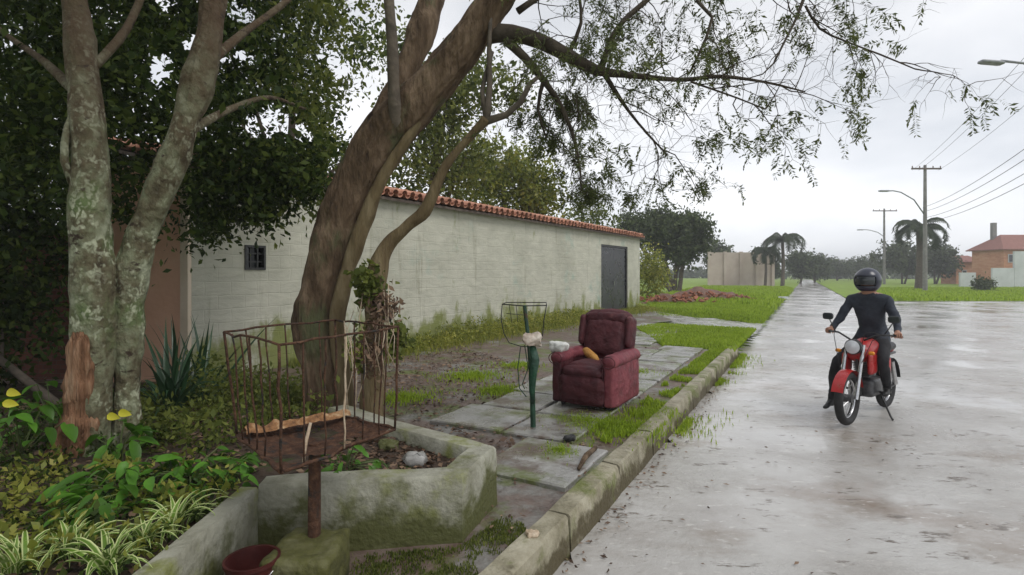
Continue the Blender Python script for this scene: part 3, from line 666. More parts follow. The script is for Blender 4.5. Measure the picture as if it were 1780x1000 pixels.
def grow_twigs(mb, starts, n_each, length, r0, droop, levels=2, spread=1.0, segs=6, tips=None, allpts=None, bias=(0, 0, 0)):
    """wiggly side shoots; tips collects (point, direction)"""
    nxt = []
    for p, d in starts:
        for _ in range(n_each):
            q = Vector(p); v = (Vector(d)*.5+Vector([random.gauss(0, 1)*spread for _ in range(3)])*.6+Vector(bias)).normalized()
            Lh = length*random.uniform(.5, 1.4); pts = [q.copy()]
            for k in range(segs):
                v = (v+Vector((random.gauss(0, .22), random.gauss(0, .22), random.gauss(0, .2)-droop))).normalized()
                q = q+v*Lh/segs
                if q.z < 2.25: q.z = pts[-1].z+.01; v.z = .1
                pts.append(q.copy())
                if allpts is not None and (levels == 1 or k > segs-2): allpts.append((q.copy(), v.copy()))
                if k % 2 == 1: nxt.append((q.copy(), v.copy()))
            mb.tube(pts, [r0*(1-.75*i/segs) for i in range(segs+1)], 4 if r0 < .01 else 6, caps=False)
            nxt.append((q.copy(), v.copy()))
    if levels > 1:
        random.shuffle(nxt); grow_twigs(mb, nxt, 1, length*.55, r0*.5, droop*1.2, levels-1, spread, segs, tips, allpts, bias)

# --- the big leaning tree
random.seed(11)
LT = G(585, 712, .2)
lt = thing('leaning_tree', 'big thick brown tree leaning right over the basket with feathery drooping twigs', 'tree', (LT.x, LT.y, .15))
def pw(l, k=.88): return [P(a, b, y) for a, b, y, w in l], [k*w/F*y/2/math.sqrt(1+((a-890)/F)**2) for a, b, y, w in l]
T1 = [(580, 745, 5.1, 124), (572, 700, 5.1, 102), (564, 640, 5.1, 98), (550, 570, 5.1, 108), (562, 500, 5.1, 96), (590, 405, 5.1, 104), (622, 320, 5.1, 110), (668, 240, 5.05, 110), (738, 165, 5.0, 92), (802, 90, 4.95, 82), (858, 10, 4.9, 70), (925, -90, 4.8, 60), (1000, -200, 4.7, 50)]
mb, Dm, _ = trunk_mesh(*pw(T1, .77), n=84, wob=.05, ridges=.035, step=.03, flare=.2, fiss=.16); mb.build('trunk', M['bark_brown'], lt, smooth=True)
RG = [(602, 745, 4.95, 36), (598, 660, 4.95, 32), (586, 575, 4.95, 32), (596, 500, 4.93, 30), (628, 400, 4.93, 30), (660, 320, 4.93, 26), (702, 250, 4.92, 24), (738, 192, 4.93, 12)]
mb, _, _ = trunk_mesh(*pw(RG), n=24, wob=.10, step=.04, fiss=.2); mb.build('trunk_rib', M['bark_ridge'], lt, smooth=True)
L2 = [(622, 345, 5.2, 70), (648, 262, 5.25, 70), (680, 185, 5.35, 58), (708, 120, 5.45, 56), (730, 60, 5.5, 62), (752, 5, 5.6, 52), (780, -80, 5.7, 44)]
mb, D2, _ = trunk_mesh(*pw(L2, .8), n=40, wob=.11, step=.04, fiss=.16); mb.build('limb', M['bark_brown'], lt, smooth=True)
L3 = [(694, 250, 5.0, 30), (688, 205, 4.86, 25), (684, 150, 4.78, 22), (682, 80, 4.72, 22), (676, 0, 4.7, 22), (672, -80, 4.7, 18)]
mb, D3, _ = trunk_mesh(*pw(L3), n=16, wob=.08); mb.build('limb', M['bark_far'], lt, smooth=True)
limbs = [
 [(845, 60, 4.95, 44), (890, 58, 4.95, 38), (940, 72, 4.95, 32), (990, 98, 4.9, 26), (1035, 122, 4.85, 22), (1090, 130, 4.8, 14), (1180, 139, 4.7, 10), (1250, 133, 4.6, 9), (1330, 143, 4.5, 6), (1400, 160, 4.4, 3)],
 [(880, 70, 4.95, 22), (912, 100, 4.95, 17), (945, 140, 4.95, 14), (978, 190, 4.95, 10), (1000, 250, 4.95, 7), (1010, 310, 4.95, 4)],
 [(1045, 120, 4.85, 14), (1062, 70, 4.85, 12), (1085, 35, 4.85, 11), (1125, 0, 4.85, 10), (1170, -50, 4.8, 8)],
 [(1210, 0, 4.5, 7), (1238, 30, 4.5, 7), (1228, 65, 4.5, 6), (1200, 125, 4.6, 5)],
 [(1400, -10, 4.3, 9), (1385, 30, 4.3, 7), (1365, 70, 4.3, 5), (1345, 110, 4.3, 4)],
 [(1400, 10, 4.3, 6), (1425, 50, 4.3, 5), (1470, 72, 4.25, 4), (1530, 95, 4.2, 4), (1590, 120, 4.2, 3)],
 [(1200, 142, 4.65, 5), (1280, 170, 4.6, 4), (1330, 190, 4.6, 3)],
 [(1170, -50, 4.8, 12), (1250, -40, 4.6, 10), (1330, -30, 4.45, 10), (1400, -10, 4.3, 9), (1480, -10, 4.3, 7), (1560, -20, 4.25, 4)],
 [(945, 140, 4.95, 10), (935, 190, 5.0, 6), (950, 240, 5.1, 3)],
 [(1050, 128, 4.85, 11), (1080, 175, 4.95, 8), (1110, 215, 5.05, 5), (1160, 270, 5.1, 3)],
 [(900, 20, 4.9, 16), (960, -20, 4.9, 12), (1040, -60, 4.9, 9)],
 [(990, 90, 4.9, 9), (1010, 40, 4.9, 7), (1005, -20, 4.9, 6)],
]
tw = MB(); allp = []; starts = []; random.seed(5)
for i, l in enumerate(limbs):
    mb, Dl, Rl = trunk_mesh(*pw(l), n=8, wob=.08, step=.1); mb.build('branch', M['bark_branch'], lt, smooth=True)
    k0 = 4 if i == 0 else 1
    for j in range(k0, len(Dl)): starts.append((Dl[j], (Dl[j]-Dl[j-1]).normalized()))
random.shuffle(starts); starts = [q for q in starts if (890+F*q[0].x/q[0].y < 1180 or random.random() < .8)][:145]
grow_twigs(tw, starts, 1, .58, .006, .045, 3, .95, allpts=allp, bias=(.06, 0, -.05))
tw.build('twigs', M['bark_branch'], lt, smooth=True, kind='stuff')
# feathery leaflets: pairs along short hanging fronds
fp, fd = [], []
random.shuffle(allp)
near_ = [(p, v) for p, v in allp if 900 < 890+F*p.x/p.y < 1100 and 150 < 475-F*(p.z-EYE)/p.y < 350]
random.shuffle(near_)
for p, v in near_[:650]+allp[:2600]:
    if noise.noise(p*1.3+Vector((4, 2, 7))) < -.08: continue
    ppx_ = 890+F*p.x/p.y
    if random.random() < (ppx_-1100)/1000: continue
    v = (v*.5+Vector((random.gauss(0, .4), random.gauss(0, .4), -.75))).normalized(); sd_ = v.cross(Vector((random.gauss(0, 1), random.gauss(0, 1), .2))).normalized()
    Lf = random.uniform(.07, .2); n = int(Lf/.014)
    for k in range(n):
        q = p+v*Lf*k/n
        for s in (-1, 1): fp.append(q); fd.append((sd_*s+v*.5)*1.0)
leaves('foliage', np.array(fp), .036, M['leaf_grey'], lt, ratio=.3, droop=.15, dirs=np.array(fd))

# --- ivy-clad second stem right of it
iv = thing('forked_sapling', 'slender bent stem beside the thick leaning trunk forking above the tiled eaves', 'tree', G(650, 700, .2))
Sx = [(645, 735, 4.75, 60), (648, 660, 4.75, 46), (652, 560, 4.75, 44), (655, 480, 4.75, 46), (672, 430, 4.8, 36), (705, 395, 4.8, 28), (738, 368, 4.8, 26), (760, 318, 4.8, 20), (782, 278, 4.8, 17), (815, 240, 4.8, 17), (845, 208, 4.8, 20)]
mb, _, _ = trunk_mesh(*pw(Sx, .8), n=24, wob=.12, step=.04, fiss=.15); mb.build('trunk', M['bark_ridge'], iv, smooth=True)
for l in ([(845, 210, 4.8, 16), (851, 150, 4.8, 11), (850, 90, 4.8, 9), (853, 30, 4.8, 7)], [(842, 212, 4.8, 16), (880, 200, 4.8, 13), (905, 178, 4.75, 12), (922, 145, 4.75, 11), (938, 132, 4.75, 8)],
          [(845, 205, 4.8, 12), (838, 160, 4.82, 9), (856, 90, 4.84, 7)]):
    mb, _, _ = trunk_mesh(*pw(l), n=8, wob=.06); mb.build('branch', M['bark_far'], iv, smooth=True)
ivl = thing('ivy_plant', 'dark green ivy tuft and dry stalks clinging to the bent stem', 'plant', G(650, 700, .2))
pts = np.concatenate([clumps(P(640, 495, 4.62), (.13, .1, .16), 0, 26, 22, .035), clumps(P(690, 590, 4.7), (.08, .08, .16), 0, 16, 18, .03), clumps(P(622, 620, 4.7), (.05, .05, .3), 0, 8, 10, .03)])
leaves('foliage', pts, .055, M['leaf_mid'], ivl, ratio=.75, droop=.5)
pts = np.concatenate([clumps(P(665, 530, 4.62), (.12, .08, .14), 0, 18, 16, .04), clumps(P(650, 610, 4.62), (.1, .08, .25), 0, 20, 12, .04)])
leaves('dry_leaves', pts, .06, M['litter'], ivl, ratio=.4, droop=.5)
mb = MB()
for k in range(15):
    x0 = random.uniform(600, 690); y0 = random.uniform(480, 600)
    a = P(x0, y0, 4.62+random.uniform(-.05, .1)); b = P(x0+random.uniform(-25, 20), y0+random.uniform(80, 170), 4.55); c = (a+b)/2+Vector((random.uniform(-.08, .08), -.03, 0))
    mb.tube([a, c, b], .004, 4)
mb.build('dry_stalks', M['stick'], ivl, smooth=True, kind='stuff')

# --- twin lichened trunks at the left with the dark canopy
random.seed(21)
tt = thing('twin_trunk_tree', 'pale lichen covered tree on the left with two trunks under a dark leafy crown', 'tree', G(165, 790, .26))
A_ = [(140, 800, 3.8, 112), (152, 745, 3.8, 92), (163, 660, 3.8, 88), (162, 560, 3.8, 98), (160, 450, 3.8, 98), (155, 360, 3.8, 96), (155, 270, 3.8, 82), (150, 190, 3.85, 76), (142, 100, 3.9, 72), (130, 0, 4.0, 62), (110, -120, 4.1, 50)]
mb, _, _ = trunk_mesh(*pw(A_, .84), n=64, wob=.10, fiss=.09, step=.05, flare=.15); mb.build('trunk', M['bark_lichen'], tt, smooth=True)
B_ = [(222, 790, 3.95, 84), (222, 720, 3.95, 62), (222, 640, 3.95, 66), (222, 540, 3.95, 76), (238, 440, 3.95, 84), (262, 370, 3.95, 76), (293, 300, 3.95, 72), (318, 230, 3.95, 66), (342, 150, 4.0, 72), (362, 70, 4.05, 66), (372, -20, 4.1, 56), (385, -130, 4.1, 44)]
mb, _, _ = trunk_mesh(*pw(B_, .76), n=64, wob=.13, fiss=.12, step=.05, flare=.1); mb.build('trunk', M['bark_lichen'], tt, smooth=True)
H_ = [(116, 815, 3.72, 120), (136, 750, 3.73, 80), (140, 690, 3.72, 64), (146, 630, 3.72, 54), (148, 585, 3.73, 42), (148, 552, 3.77, 12)]
mb, _, _ = trunk_mesh(*pw(H_), n=40, wob=.22, ws=6, step=.03, fiss=.5); mb.build('split_wood', M['bark_hollow'], tt, smooth=True)
for l in ([(125, 320, 3.75, 18), (112, 280, 3.7, 22), (118, 220, 3.75, 16), (135, 180, 3.8, 14)], [(350, 120, 4, 26), (420, 60, 4.4, 18), (500, 0, 4.8, 12), (560, -70, 5.2, 8)],
          [(150, 180, 3.9, 28), (80, 110, 4.2, 20), (10, 60, 4.6, 14), (-60, 0, 5, 8)], [(318, 235, 4, 24), (400, 190, 4.6, 16), (470, 170, 5.2, 10), (530, 190, 5.8, 6)],
          [(160, 120, 3.9, 24), (220, 50, 4.2, 18), (260, -40, 4.6, 14)]):
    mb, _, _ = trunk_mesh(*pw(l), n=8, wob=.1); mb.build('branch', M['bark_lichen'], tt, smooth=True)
def lower(px):      # lower edge of the canopy in front of the wall
    return 375+28*math.sin(px*.021)+16*math.sin(px*.07+1)
def keepA(q):
    x, y, z = q
    if y < 4.3: return z > 1.75+ y*.52+.25 if y > .5 else z > 3.0
    px = 890+F*x/y; py = 475-F*(z-EYE)/y
    if px > 655+50*nz(py*.02, 0) : return False
    if px > 570 and noise.noise(Vector((px*.02, py*.02, 3))) < .0: return False
    if py > 395-max(0, (px-545))*.55+25*noise.noise(Vector((px*.03, 0, 2))): return False
    if 590 < px and 120 < py < 330: return False
    if abs(px-515) < 45 and abs(py-60) < 28 and random.random() < .8: return False
    return True
pts = [clumps((-4.2, 5.9, 4.0), (2.9, 1.9, 2.3), 0, 470, 95, .14, keepA), clumps((-2.6, 6.6, 4.3), (1.5, 1.2, 2.2), 0, 150, 90, .13, keepA),
       clumps((-7.2, 6.2, 3.6), (2.6, 1.8, 2.6), 0, 260, 80, .18, keepA), clumps((-3.8, .6, 5.0), (3.4, 4.6, 1.7), 0, 430, 70, .2, keepA)]  # last clump: unseen leaves overhead, added to shade trunks and bed
pts = np.concatenate(pts); yy = np.maximum(pts[:, 1], .1); ppx = 890+F*pts[:, 0]/yy; ppy = 475-F*(pts[:, 2]-EYE)/yy
def holes(pxs, pys, seed): return np.array([noise.noise(Vector((a*.016, b*.016, seed))) for a, b in zip(pxs, pys)])
fr_ = (pts[:, 1] > 3) & (pts[:, 1] < 20); hn = np.zeros(len(pts)); hn[fr_] = holes(ppx[fr_], ppy[fr_], 5)
pts = pts[~(fr_ & (hn > .26) & (ppx > 180))]; yy = np.maximum(pts[:, 1], .1); ppx = 890+F*pts[:, 0]/yy
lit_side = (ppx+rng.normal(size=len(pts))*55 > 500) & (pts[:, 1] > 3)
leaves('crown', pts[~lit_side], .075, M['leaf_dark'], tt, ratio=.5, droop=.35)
leaves('crown', pts[lit_side], .07, M['leaf_mid'], tt, ratio=.5, droop=.35)  # lit side of the crown painted in with the paler leaf
# lower rim hanging before the wall
rim = []
for k in range(150):
    px = random.uniform(335, 560); py = random.uniform(260, lower(px)-(max(0, px-480)*.25)); rim.append(np.array(P(px, py, random.uniform(5.6, 6.8)))[None]+rng.normal(size=(55, 3))*.11)
leaves('crown', np.concatenate(rim), .07, M['leaf_dark'], tt, ratio=.5, droop=.4)

def keepB(q):
    px = 890+F*q[0]/q[1]; py = 475-F*(q[2]-EYE)/q[1]
    if 545+(py-100)*.3 < px < 690 and 95 < py < 262: return False
    if noise.noise(Vector((px*.016, py*.016, 5))) > .2 and px > 180: return False
    return True
# --- dense trees behind the garden walls (they close the view to the sky)
def leafy_tree(label, base, h, crowns, m, size, group='trees behind the garden walls', tr=.12, bark='bark_far', ratio=.55, keep=None, stems=1, name='leafy_tree'):
    t = thing(name, label, 'tree', base, group)
    for s in range(stems):
        b = Vector(base); c = Vector(crowns[s % len(crowns)][0]); off = Vector((random.uniform(-1, 1)*tr*2, random.uniform(-1, 1)*tr*2, 0))*(s > 0)
        mid = b.lerp(c, .5)+Vector((random.uniform(-.15, .15), random.uniform(-.1, .1), 0))*h*.2
        mb, D, _ = trunk_mesh([b+off, mid+off*.5, c, c+Vector((.1, 0, h*.12))], [tr*1.2, tr*.9, tr*.6, tr*.2], n=8, wob=.06, step=h*.08); mb.build('trunk', M[bark], t, smooth=True)
        for k in range(4):
            cc = crowns[random.randrange(len(crowns))]; e = Vector(cc[0])+Vector([random.uniform(-.7, .7)*r for r in cc[1]])
            mb = MB(); mb.tube([mid, (mid+e)/2+Vector((0, 0, .1*h*random.random())), e], [tr*.5, tr*.35, tr*.1], 6); mb.build('limb', M[bark], t, smooth=True)
    p = np.concatenate([clumps(c, r, 0, sub, per, sig, keep) for c, r, sub, per, sig in crowns])
    leaves('crown', p, size, m, t, ratio=ratio, droop=.25); return t
random.seed(31)
leafy_tree('tall dark evergreen filling the upper left behind the salmon wall', (-8.5, 10.5, 0), 8, [((-8.5, 10.5, 4.6), (3.6, 2, 3.8), 250, 70, .22), ((-11.5, 9, 3.2), (3, 2, 3.2), 260, 70, .25)], M['leaf_dark'], .12, keep=keepB)
leafy_tree('dark evergreen behind the left end of the pale green outbuilding', (-5.2, 12.5, 0), 8, [((-5.0, 12.5, 5.6), (3.0, 1.8, 3.0), 190, 65, .22)], M['leaf_dark'], .12, keep=keepB)
leafy_tree('olive green tree directly behind the thick leaning trunk above the eaves', (-2.2, 16.0, 0), 7, [((-2.3, 16, 5.0), (2.0, 1.5, 1.9), 130, 60, .25), ((-1.2, 16, 6.6), (1.7, 1.5, 1.4), 60, 55, .25), ((-3.4, 16, 7.2), (2.0, 1.5, 2.0), 90, 55, .3)], M['leaf_mid'], .14, keep=keepB)
leafy_tree('yellow green tree above the middle of the clay tiled eaves', (-.1, 21, 0), 6.5, [((-.3, 21, 5.0), (2.2, 1.5, 1.4), 120, 45, .28), ((-1.5, 21, 6.0), (1.4, 1.2, .9), 45, 45, .25), ((1.0, 21, 4.4), (1.2, 1, .8), 40, 45, .22)], M['leaf_yellow'], .17)
leafy_tree('thin pale see-through tree above the right part of the clay eaves', (3.2, 28, 0), 5.5, [((3.6, 28, 4.6), (1.4, 1, 1.1), 26, 34, .2), ((4.6, 28, 4.2), (.9, .8, .9), 14, 30, .2)], M['leaf_mid'], .16, tr=.06)
def hedge_keep(q): return q[2] > .1
leafy_tree('low dark shrub mass in the shade left of the split trunk', (-4.6, 5.6, .1), 2, [((-5.9, 5.6, 1.1), (1.1, .7, 1.2), 150, 60, .13), ((-6.6, 5.4, 1.0), (1.2, .8, 1.0), 80, 60, .14), ((-6.6, 6.6, 1.7), (1.3, .5, 1.3), 170, 60, .13)], M['leaf_dark'], .08, group=None, tr=.04, name='shrub')
# far trees
random.seed(41)
leafy_tree('dark round many stemmed tree past the right end of the outbuilding', (12.6, 42, -.1), 6.5, [((11.2, 42, 4.9), (1.9, 1.6, 1.4), 110, 60, .3), ((13.5, 42, 4.4), (1.9, 1.6, 1.9), 120, 60, .32), ((9.1, 42, 4.9), (1.1, 1, 1.1), 50, 55, .25), ((12.6, 42, 3.2), (1.6, 1.4, .9), 50, 55, .3)], M['leaf_far'], .26, group=None, tr=.16, stems=4)
leafy_tree('scrubby low bush against the right end of the outbuilding', (7.4, 30, 0), 2.6, [((7.3, 29, 1.5), (.9, .8, 1.5), 70, 45, .2)], M['weeds'], .14, group=None, tr=.05, name='shrub')
for i, (px, Y, w, h, lab) in enumerate(((1250, 80, 2.2, 5.6, 'small dark tree top showing over the left of the beige wall'), (1326, 84, 2.2, 5.0, 'bushy far tree at the right end of the beige wall'), (1392, 88, 2.2, 4.8, 'far tree between the palm and the end of the road'),
        (1416, 96, 2.2, 4.6, 'far tree nearest the vanishing end of the road'), (1455, 120, 6, 4.5, 'broad low far tree on the right side of the road end'), (1510, 112, 5.5, 4.6, 'broad low far tree behind the second utility pole'),
        (1568, 84, 4.5, 6.2, 'dense far tree left of the big palm'), (1625, 84, 3.6, 5.8, 'dense far tree right of the big palm'))):
    x = (px-890)/F*Y
    leafy_tree(lab, (x, Y, -.2), h, [((x, Y, h*.68), (w, w*.6, h*.34), 90, 40, .35), ((x+w*.3, Y, h*.45), (w*.8, w*.5, h*.25), 40, 40, .35)], M['leaf_far'], .42, group='far trees along the road', tr=.13, stems=2)

ww_ = []
for k in range(520):
    x = random.uniform(-60, 240); y = 165+random.uniform(-6, 6); h = random.uniform(2, 5)*(1+.5*nz(x, 0, .03)); ww_.append(np.array((x, y, h*.45))[None]+rng.normal(size=(26, 3))*np.array((2.2, 1.5, h*.25)))
ww_ = np.concatenate(ww_); ww_[:, 2] = np.abs(ww_[:, 2])-.2
tag(leaves('distant_wood', ww_, 1.1, M['leaf_far'], None, ratio=.8, droop=0), 'low distant line of woods along the horizon', 'wood')
hz = MB(); hz.box((0, 200, 6.6), (1000, 840, 15.8)); hzm = bpy.data.materials.new('haze_air'); hzm.use_nodes = True; hn_ = hzm.node_tree.nodes; hn_.clear()
ho = hn_.new('ShaderNodeOutputMaterial'); hv = hn_.new('ShaderNodeVolumePrincipled'); hv.inputs['Color'].default_value = (.95, .96, 1, 1); hv.inputs['Density'].default_value = .0016
hzm.node_tree.links.new(hv.outputs[0], ho.inputs['Volume']); hz.build('haze', hzm, None, kind='stuff')
tag(bpy.data.objects['haze'], 'thin pale wet haze over the whole street', 'haze')
def palm(label, base, h, crown_r, tr, nf=16, fat=1.0):
    t = thing('palm_tree', label, 'palm', base, 'palms beyond the field'); b = Vector(base)
    mb, _, _ = trunk_mesh([b, b+Vector((.1, 0, h*.5)), b+Vector((0, 0, h))], [tr*1.2, tr, tr*.85], n=10, wob=.06, step=.4); mb.build('trunk', M['bark_far'], t, smooth=True)
    top = b+Vector((0, 0, h))
    for k in range(nf):
        a = 2*math.pi*k/nf+random.uniform(-.2, .2); el_ = random.uniform(-.1, 1.2); d = Vector((math.cos(a), math.sin(a), 0)); pts = []
        q = top.copy(); e = el_
        for s in range(9):
            pts.append(q.copy()); q = q+(d*math.cos(e)+Vector((0, 0, math.sin(e))))*crown_r*.16; e -= .3+.05*s
        mb = MB(); mb.tube(pts, [.05*fat*(1-i/10) for i in range(len(pts))], 4, caps=False)
        side = Vector((-d.y, d.x, 0))
        for s in range(1, 9):
            for f in (0, .33, .66):
                if s == 8 and f > 0: continue
                p0 = pts[s] if f == 0 else pts[s-1].lerp(pts[s], f); ll = crown_r*.34*math.sin(math.pi*(s+f)/10+.25)
                for sg in (-1, 1):
                    tip = p0+side*sg*ll*.75+Vector((0, 0, -ll*.6))+d*ll*.3; wv = (pts[s]-pts[s-1]).normalized()*.09*fat
                    mb.add([p0-wv, p0+wv, tip], [(0, 1, 2)])
        mb.build('frond', M['leaf_far'], t)
    return t
random.seed(51)
palm('smaller palm over the end of the beige wall', ((1360-890)/F*66, 66, -.2), 5.6, 3.2, .2, 14)
palm('slim palm just left of the smaller palm', ((1330-890)/F*67, 67, -.2), 4.3, 2.2, .15, 12)
palm('big palm with thick crown behind the tall utility pole', ((1600-890)/F*56, 56, -.2), 6.2, 3.0, .45, 15, 1.2)

# ------------------------------------------------------------------ far buildings
fw = thing('beige_boundary_wall', 'pinkish beige long wall across the far field', 'wall', ((1285-890)/F*70, 70, -.2))
mb = MB(); x0, x1 = (1232-890)/F*70, (1342-890)/F*70; mb.box(((x0+x1)/2, 70, 1.95), (x1-x0, .3, 4.4)); mb.build('wall_panel', M['beige_wall'], fw)
mb = MB()
for k in range(5): mb.box((x0+(x1-x0)*k/4, 69.8, 2.0), (.35, .3, 4.5))
mb.build('pier', M['beige_wall'], fw)
def house(label, px0, px1, Y, eave_py, ridge_py, depth, wallm, group=None, windows=(), gable_front=False, name='brick_house', over=.5):
    x0, x1 = (px0-890)/F*Y, (px1-890)/F*Y; ze = EYE-(eave_py-475)/F*Y; zr = EYE-(ridge_py-475)/F*Y
    t = thing(name, label, 'house', ((x0+x1)/2, Y, -.3), group)
    mb = MB(); xm = (x0+x1)/2
    if gable_front:
        vs = [(x0, Y, -.3), (x1, Y, -.3), (x1, Y, ze), (xm, Y, zr-.1), (x0, Y, ze)]; vs += [(a, Y+depth, c) for a, b, c in vs]
        mb.add(vs, [(0, 1, 2, 3, 4), (9, 8, 7, 6, 5), (0, 5, 6, 1), (1, 6, 7, 2), (2, 7, 8, 3), (3, 8, 9, 4), (4, 9, 5, 0)])
        mb.build('wall', wallm, t); r = MB()
        for s, xe in ((-1, x0-over), (1, x1+over)):
            zz = ze-over*(zr-ze)/(xm-x0); q = [(xe, Y-over, zz), (xm, Y-over, zr), (xm, Y+depth+over, zr), (xe, Y+depth+over, zz)]
            r.add(q+[(a, b, c-.15) for a, b, c in q], [(0, 1, 2, 3), (7, 6, 5, 4), (0, 4, 5, 1), (1, 5, 6, 2), (2, 6, 7, 3), (3, 7, 4, 0)])
        rf_ = r.build('roof', M['roof_far'], t)
    else:
        mb.box((xm, Y+depth/2, (ze-.3)/2), (x1-x0, depth, ze+.3)); mb.build('wall', wallm, t)
        r = MB(); o = over; A = [(x0-o, Y-o, ze), (x1+o, Y-o, ze), (x1+o, Y+depth+o, ze), (x0-o, Y+depth+o, ze), (x0-o+depth*.45, Y+depth/2, zr), (x1+o-depth*.45, Y+depth/2, zr)]
        r.add(A+[(a, b, c-.12) for a, b, c in A[:4]], [(0, 1, 5, 4), (1, 2, 5), (2, 3, 4, 5), (3, 0, 4), (0, 6, 7, 1), (1, 7, 8, 2), (2, 8, 9, 3), (3, 9, 6, 0)]); rf_ = r.build('roof', M['roof_far'], t)
    for (a, b, za, zb) in windows:
        w = MB(); w.box(((a+b)/2, Y-.03, (za+zb)/2), (b-a, .1, zb-za)); fo = w.build('window', M['white_wall'], t)
        w = MB(); w.box(((a+b)/2, Y-.1, (za+zb)/2), (b-a-.2, .05, zb-za-.2)); w.build('pane', M['window'], fo)
    return t, rf_
X = lambda px, Y: (px-890)/F*Y
h1, r1 = house('orange brick house with reddish hipped roof at the right edge', 1745, 1930, 72, 433, 406, 5, M['orange_wall'], windows=[(X(1752, 72), X(1762, 72), 2.9, 4.0)])
mb = MB(); mb.box((X(1727, 75), 75, 6.6), (.5, .5, 3.6)); mb.build('chimney', M['pole'], r1)
h2, r2 = house('low ochre shed with orange roof left of the brick house', 1662, 1706, 84, 455, 444, 3, M['orange_wall'], name='low_house', windows=[(X(1672, 84), X(1680, 84), .8, 2.0)])
wg = thing('white_yard_wall', 'weathered white yard wall standing before the orange brick house', 'wall', (X(1765, 66), 66, -.3))
def slabwall(px0, px1, py, Y, nm, mt, par, th=.25):
    a, b = X(px0, Y), X(px1, Y); z = EYE-(py-475)/F*Y; mb = MB(); mb.box(((a+b)/2, Y, (z-.3)/2), (b-a, th, z+.3)); return mb.build(nm, mt, par)
slabwall(1762, 1860, 437, 66, 'tall_panel', M['white_wall'], wg); slabwall(1724, 1761.5, 466, 66, 'low_panel', M['white_wall'], wg)
gw = thing('pale_green_yard_wall', 'pale blue green low yard wall beside the ochre shed', 'wall', (X(1680, 68), 68, -.3))
slabwall(1668, 1695, 474, 68, 'wall_panel', M['white_wall'], gw)
# a small dark bush on the right verge
leafy_tree('small dark bush on the right hand verge before the orange house', (X(1711, 50), 50, -.2), 1.4, [((X(1711, 50), 50, .45), (.9, .6, .55), 50, 40, .16)], M['leaf_far'], .16, group=None, tr=.05, name='shrub')

# ------------------------------------------------------------------ poles, lamps, wires
def utility_pole(label, px, Y, top_py, arm_w, lamp=None):
    x = X(px, Y); zt = EYE-(top_py-475)/F*Y; t = thing('utility_pole', label, 'utility pole', (x, Y, -.25), 'utility poles along the road')
    mb = MB(); mb.tube([(x, Y, -.3), (x, Y, zt+.35)], [.2, .12], 12); mb.build('pole', M['pole'], t, smooth='auto')
    a = MB(); a.box((x, Y-.16, zt), (arm_w, .12, .14)); ar = a.build('crossarm', M['wood_arm'], t)
    for k in (-.95, -.45, .45, .95):
        i_ = MB(); i_.lathe([(.0, .0), (.05, 0), (.035, .06), (.06, .09), (.035, .13), (.05, .16), (0, .2)], (x+k*arm_w/2, Y-.16, zt+.07), 10); i_.build('insulator', M['ceramic'], ar, smooth=True)
    if lamp:
        lx, lz, az = lamp; e = Vector((x+lx, Y-.3, lz)); s = Vector((x, Y, az))
        mb = MB(); mb.tube([s, s.lerp(e, .3)+Vector((0, 0, (lz-az)*.35)), s.lerp(e, .65)+Vector((0, 0, (lz-az)*.3)), e+Vector((.5*(1 if lx < 0 else -1), 0, .02)), e], .055, 8); ar = mb.build('lamp_arm', M['lamp_metal'], t, smooth=True)
        hm = MB(); hm.rbox(e+Vector((math.copysign(.35, lx), 0, 0)), (.95, .3, .16), .07, 6); hd = hm.build('lamp_head', M['lamp_metal'], ar, smooth=True)
    return t
utility_pole('tall utility pole with wide crossarm rising over the big palm', 1608, 50, 294, 2.7, (-3.6, EYE-(333-475)/F*50, EYE-(375-475)/F*50))
utility_pole('more distant utility pole with crossarm left of the tall one', 1537, 82, 367, 3.6, (-3.4, EYE-(400-475)/F*82, EYE-(412-475)/F*82))
# a near lamp reaching in from the right
lp = thing('street_lamp', 'grey street lamp whose long arm reaches in at the upper right edge', 'street lamp', (18.1, 17, -.3))
mb = MB(); mb.tube([(18.1, 17, -.3), (18.1, 17, 7.3)], [.11, .08], 12); mb.build('pole', M['lamp_metal'], lp, smooth='auto')
mb = MB(); mb.tube([(18.1, 17, 7.2), P(1850, 150, 17), P(1812, 124, 17), P(1780, 110, 17), P(1740, 106, 17)], [.05, .05, .045, .04, .04], 8); am = mb.build('lamp_arm', M['lamp_metal'], lp, smooth=True)
mb = MB(); mb.rbox(P(1723, 109, 17), (.72, .24, .11), .05, 8, M=Matrix.Rotation(.08, 3, 'Y')); hd = mb.build('lamp_head', M['lamp_metal'], am, smooth=True)
fp_ = MB(); fp_.box((18.6, 17, -.26), (1.6, 3, .12)); tag(fp_.build('footing', M['planter'], lp), None)
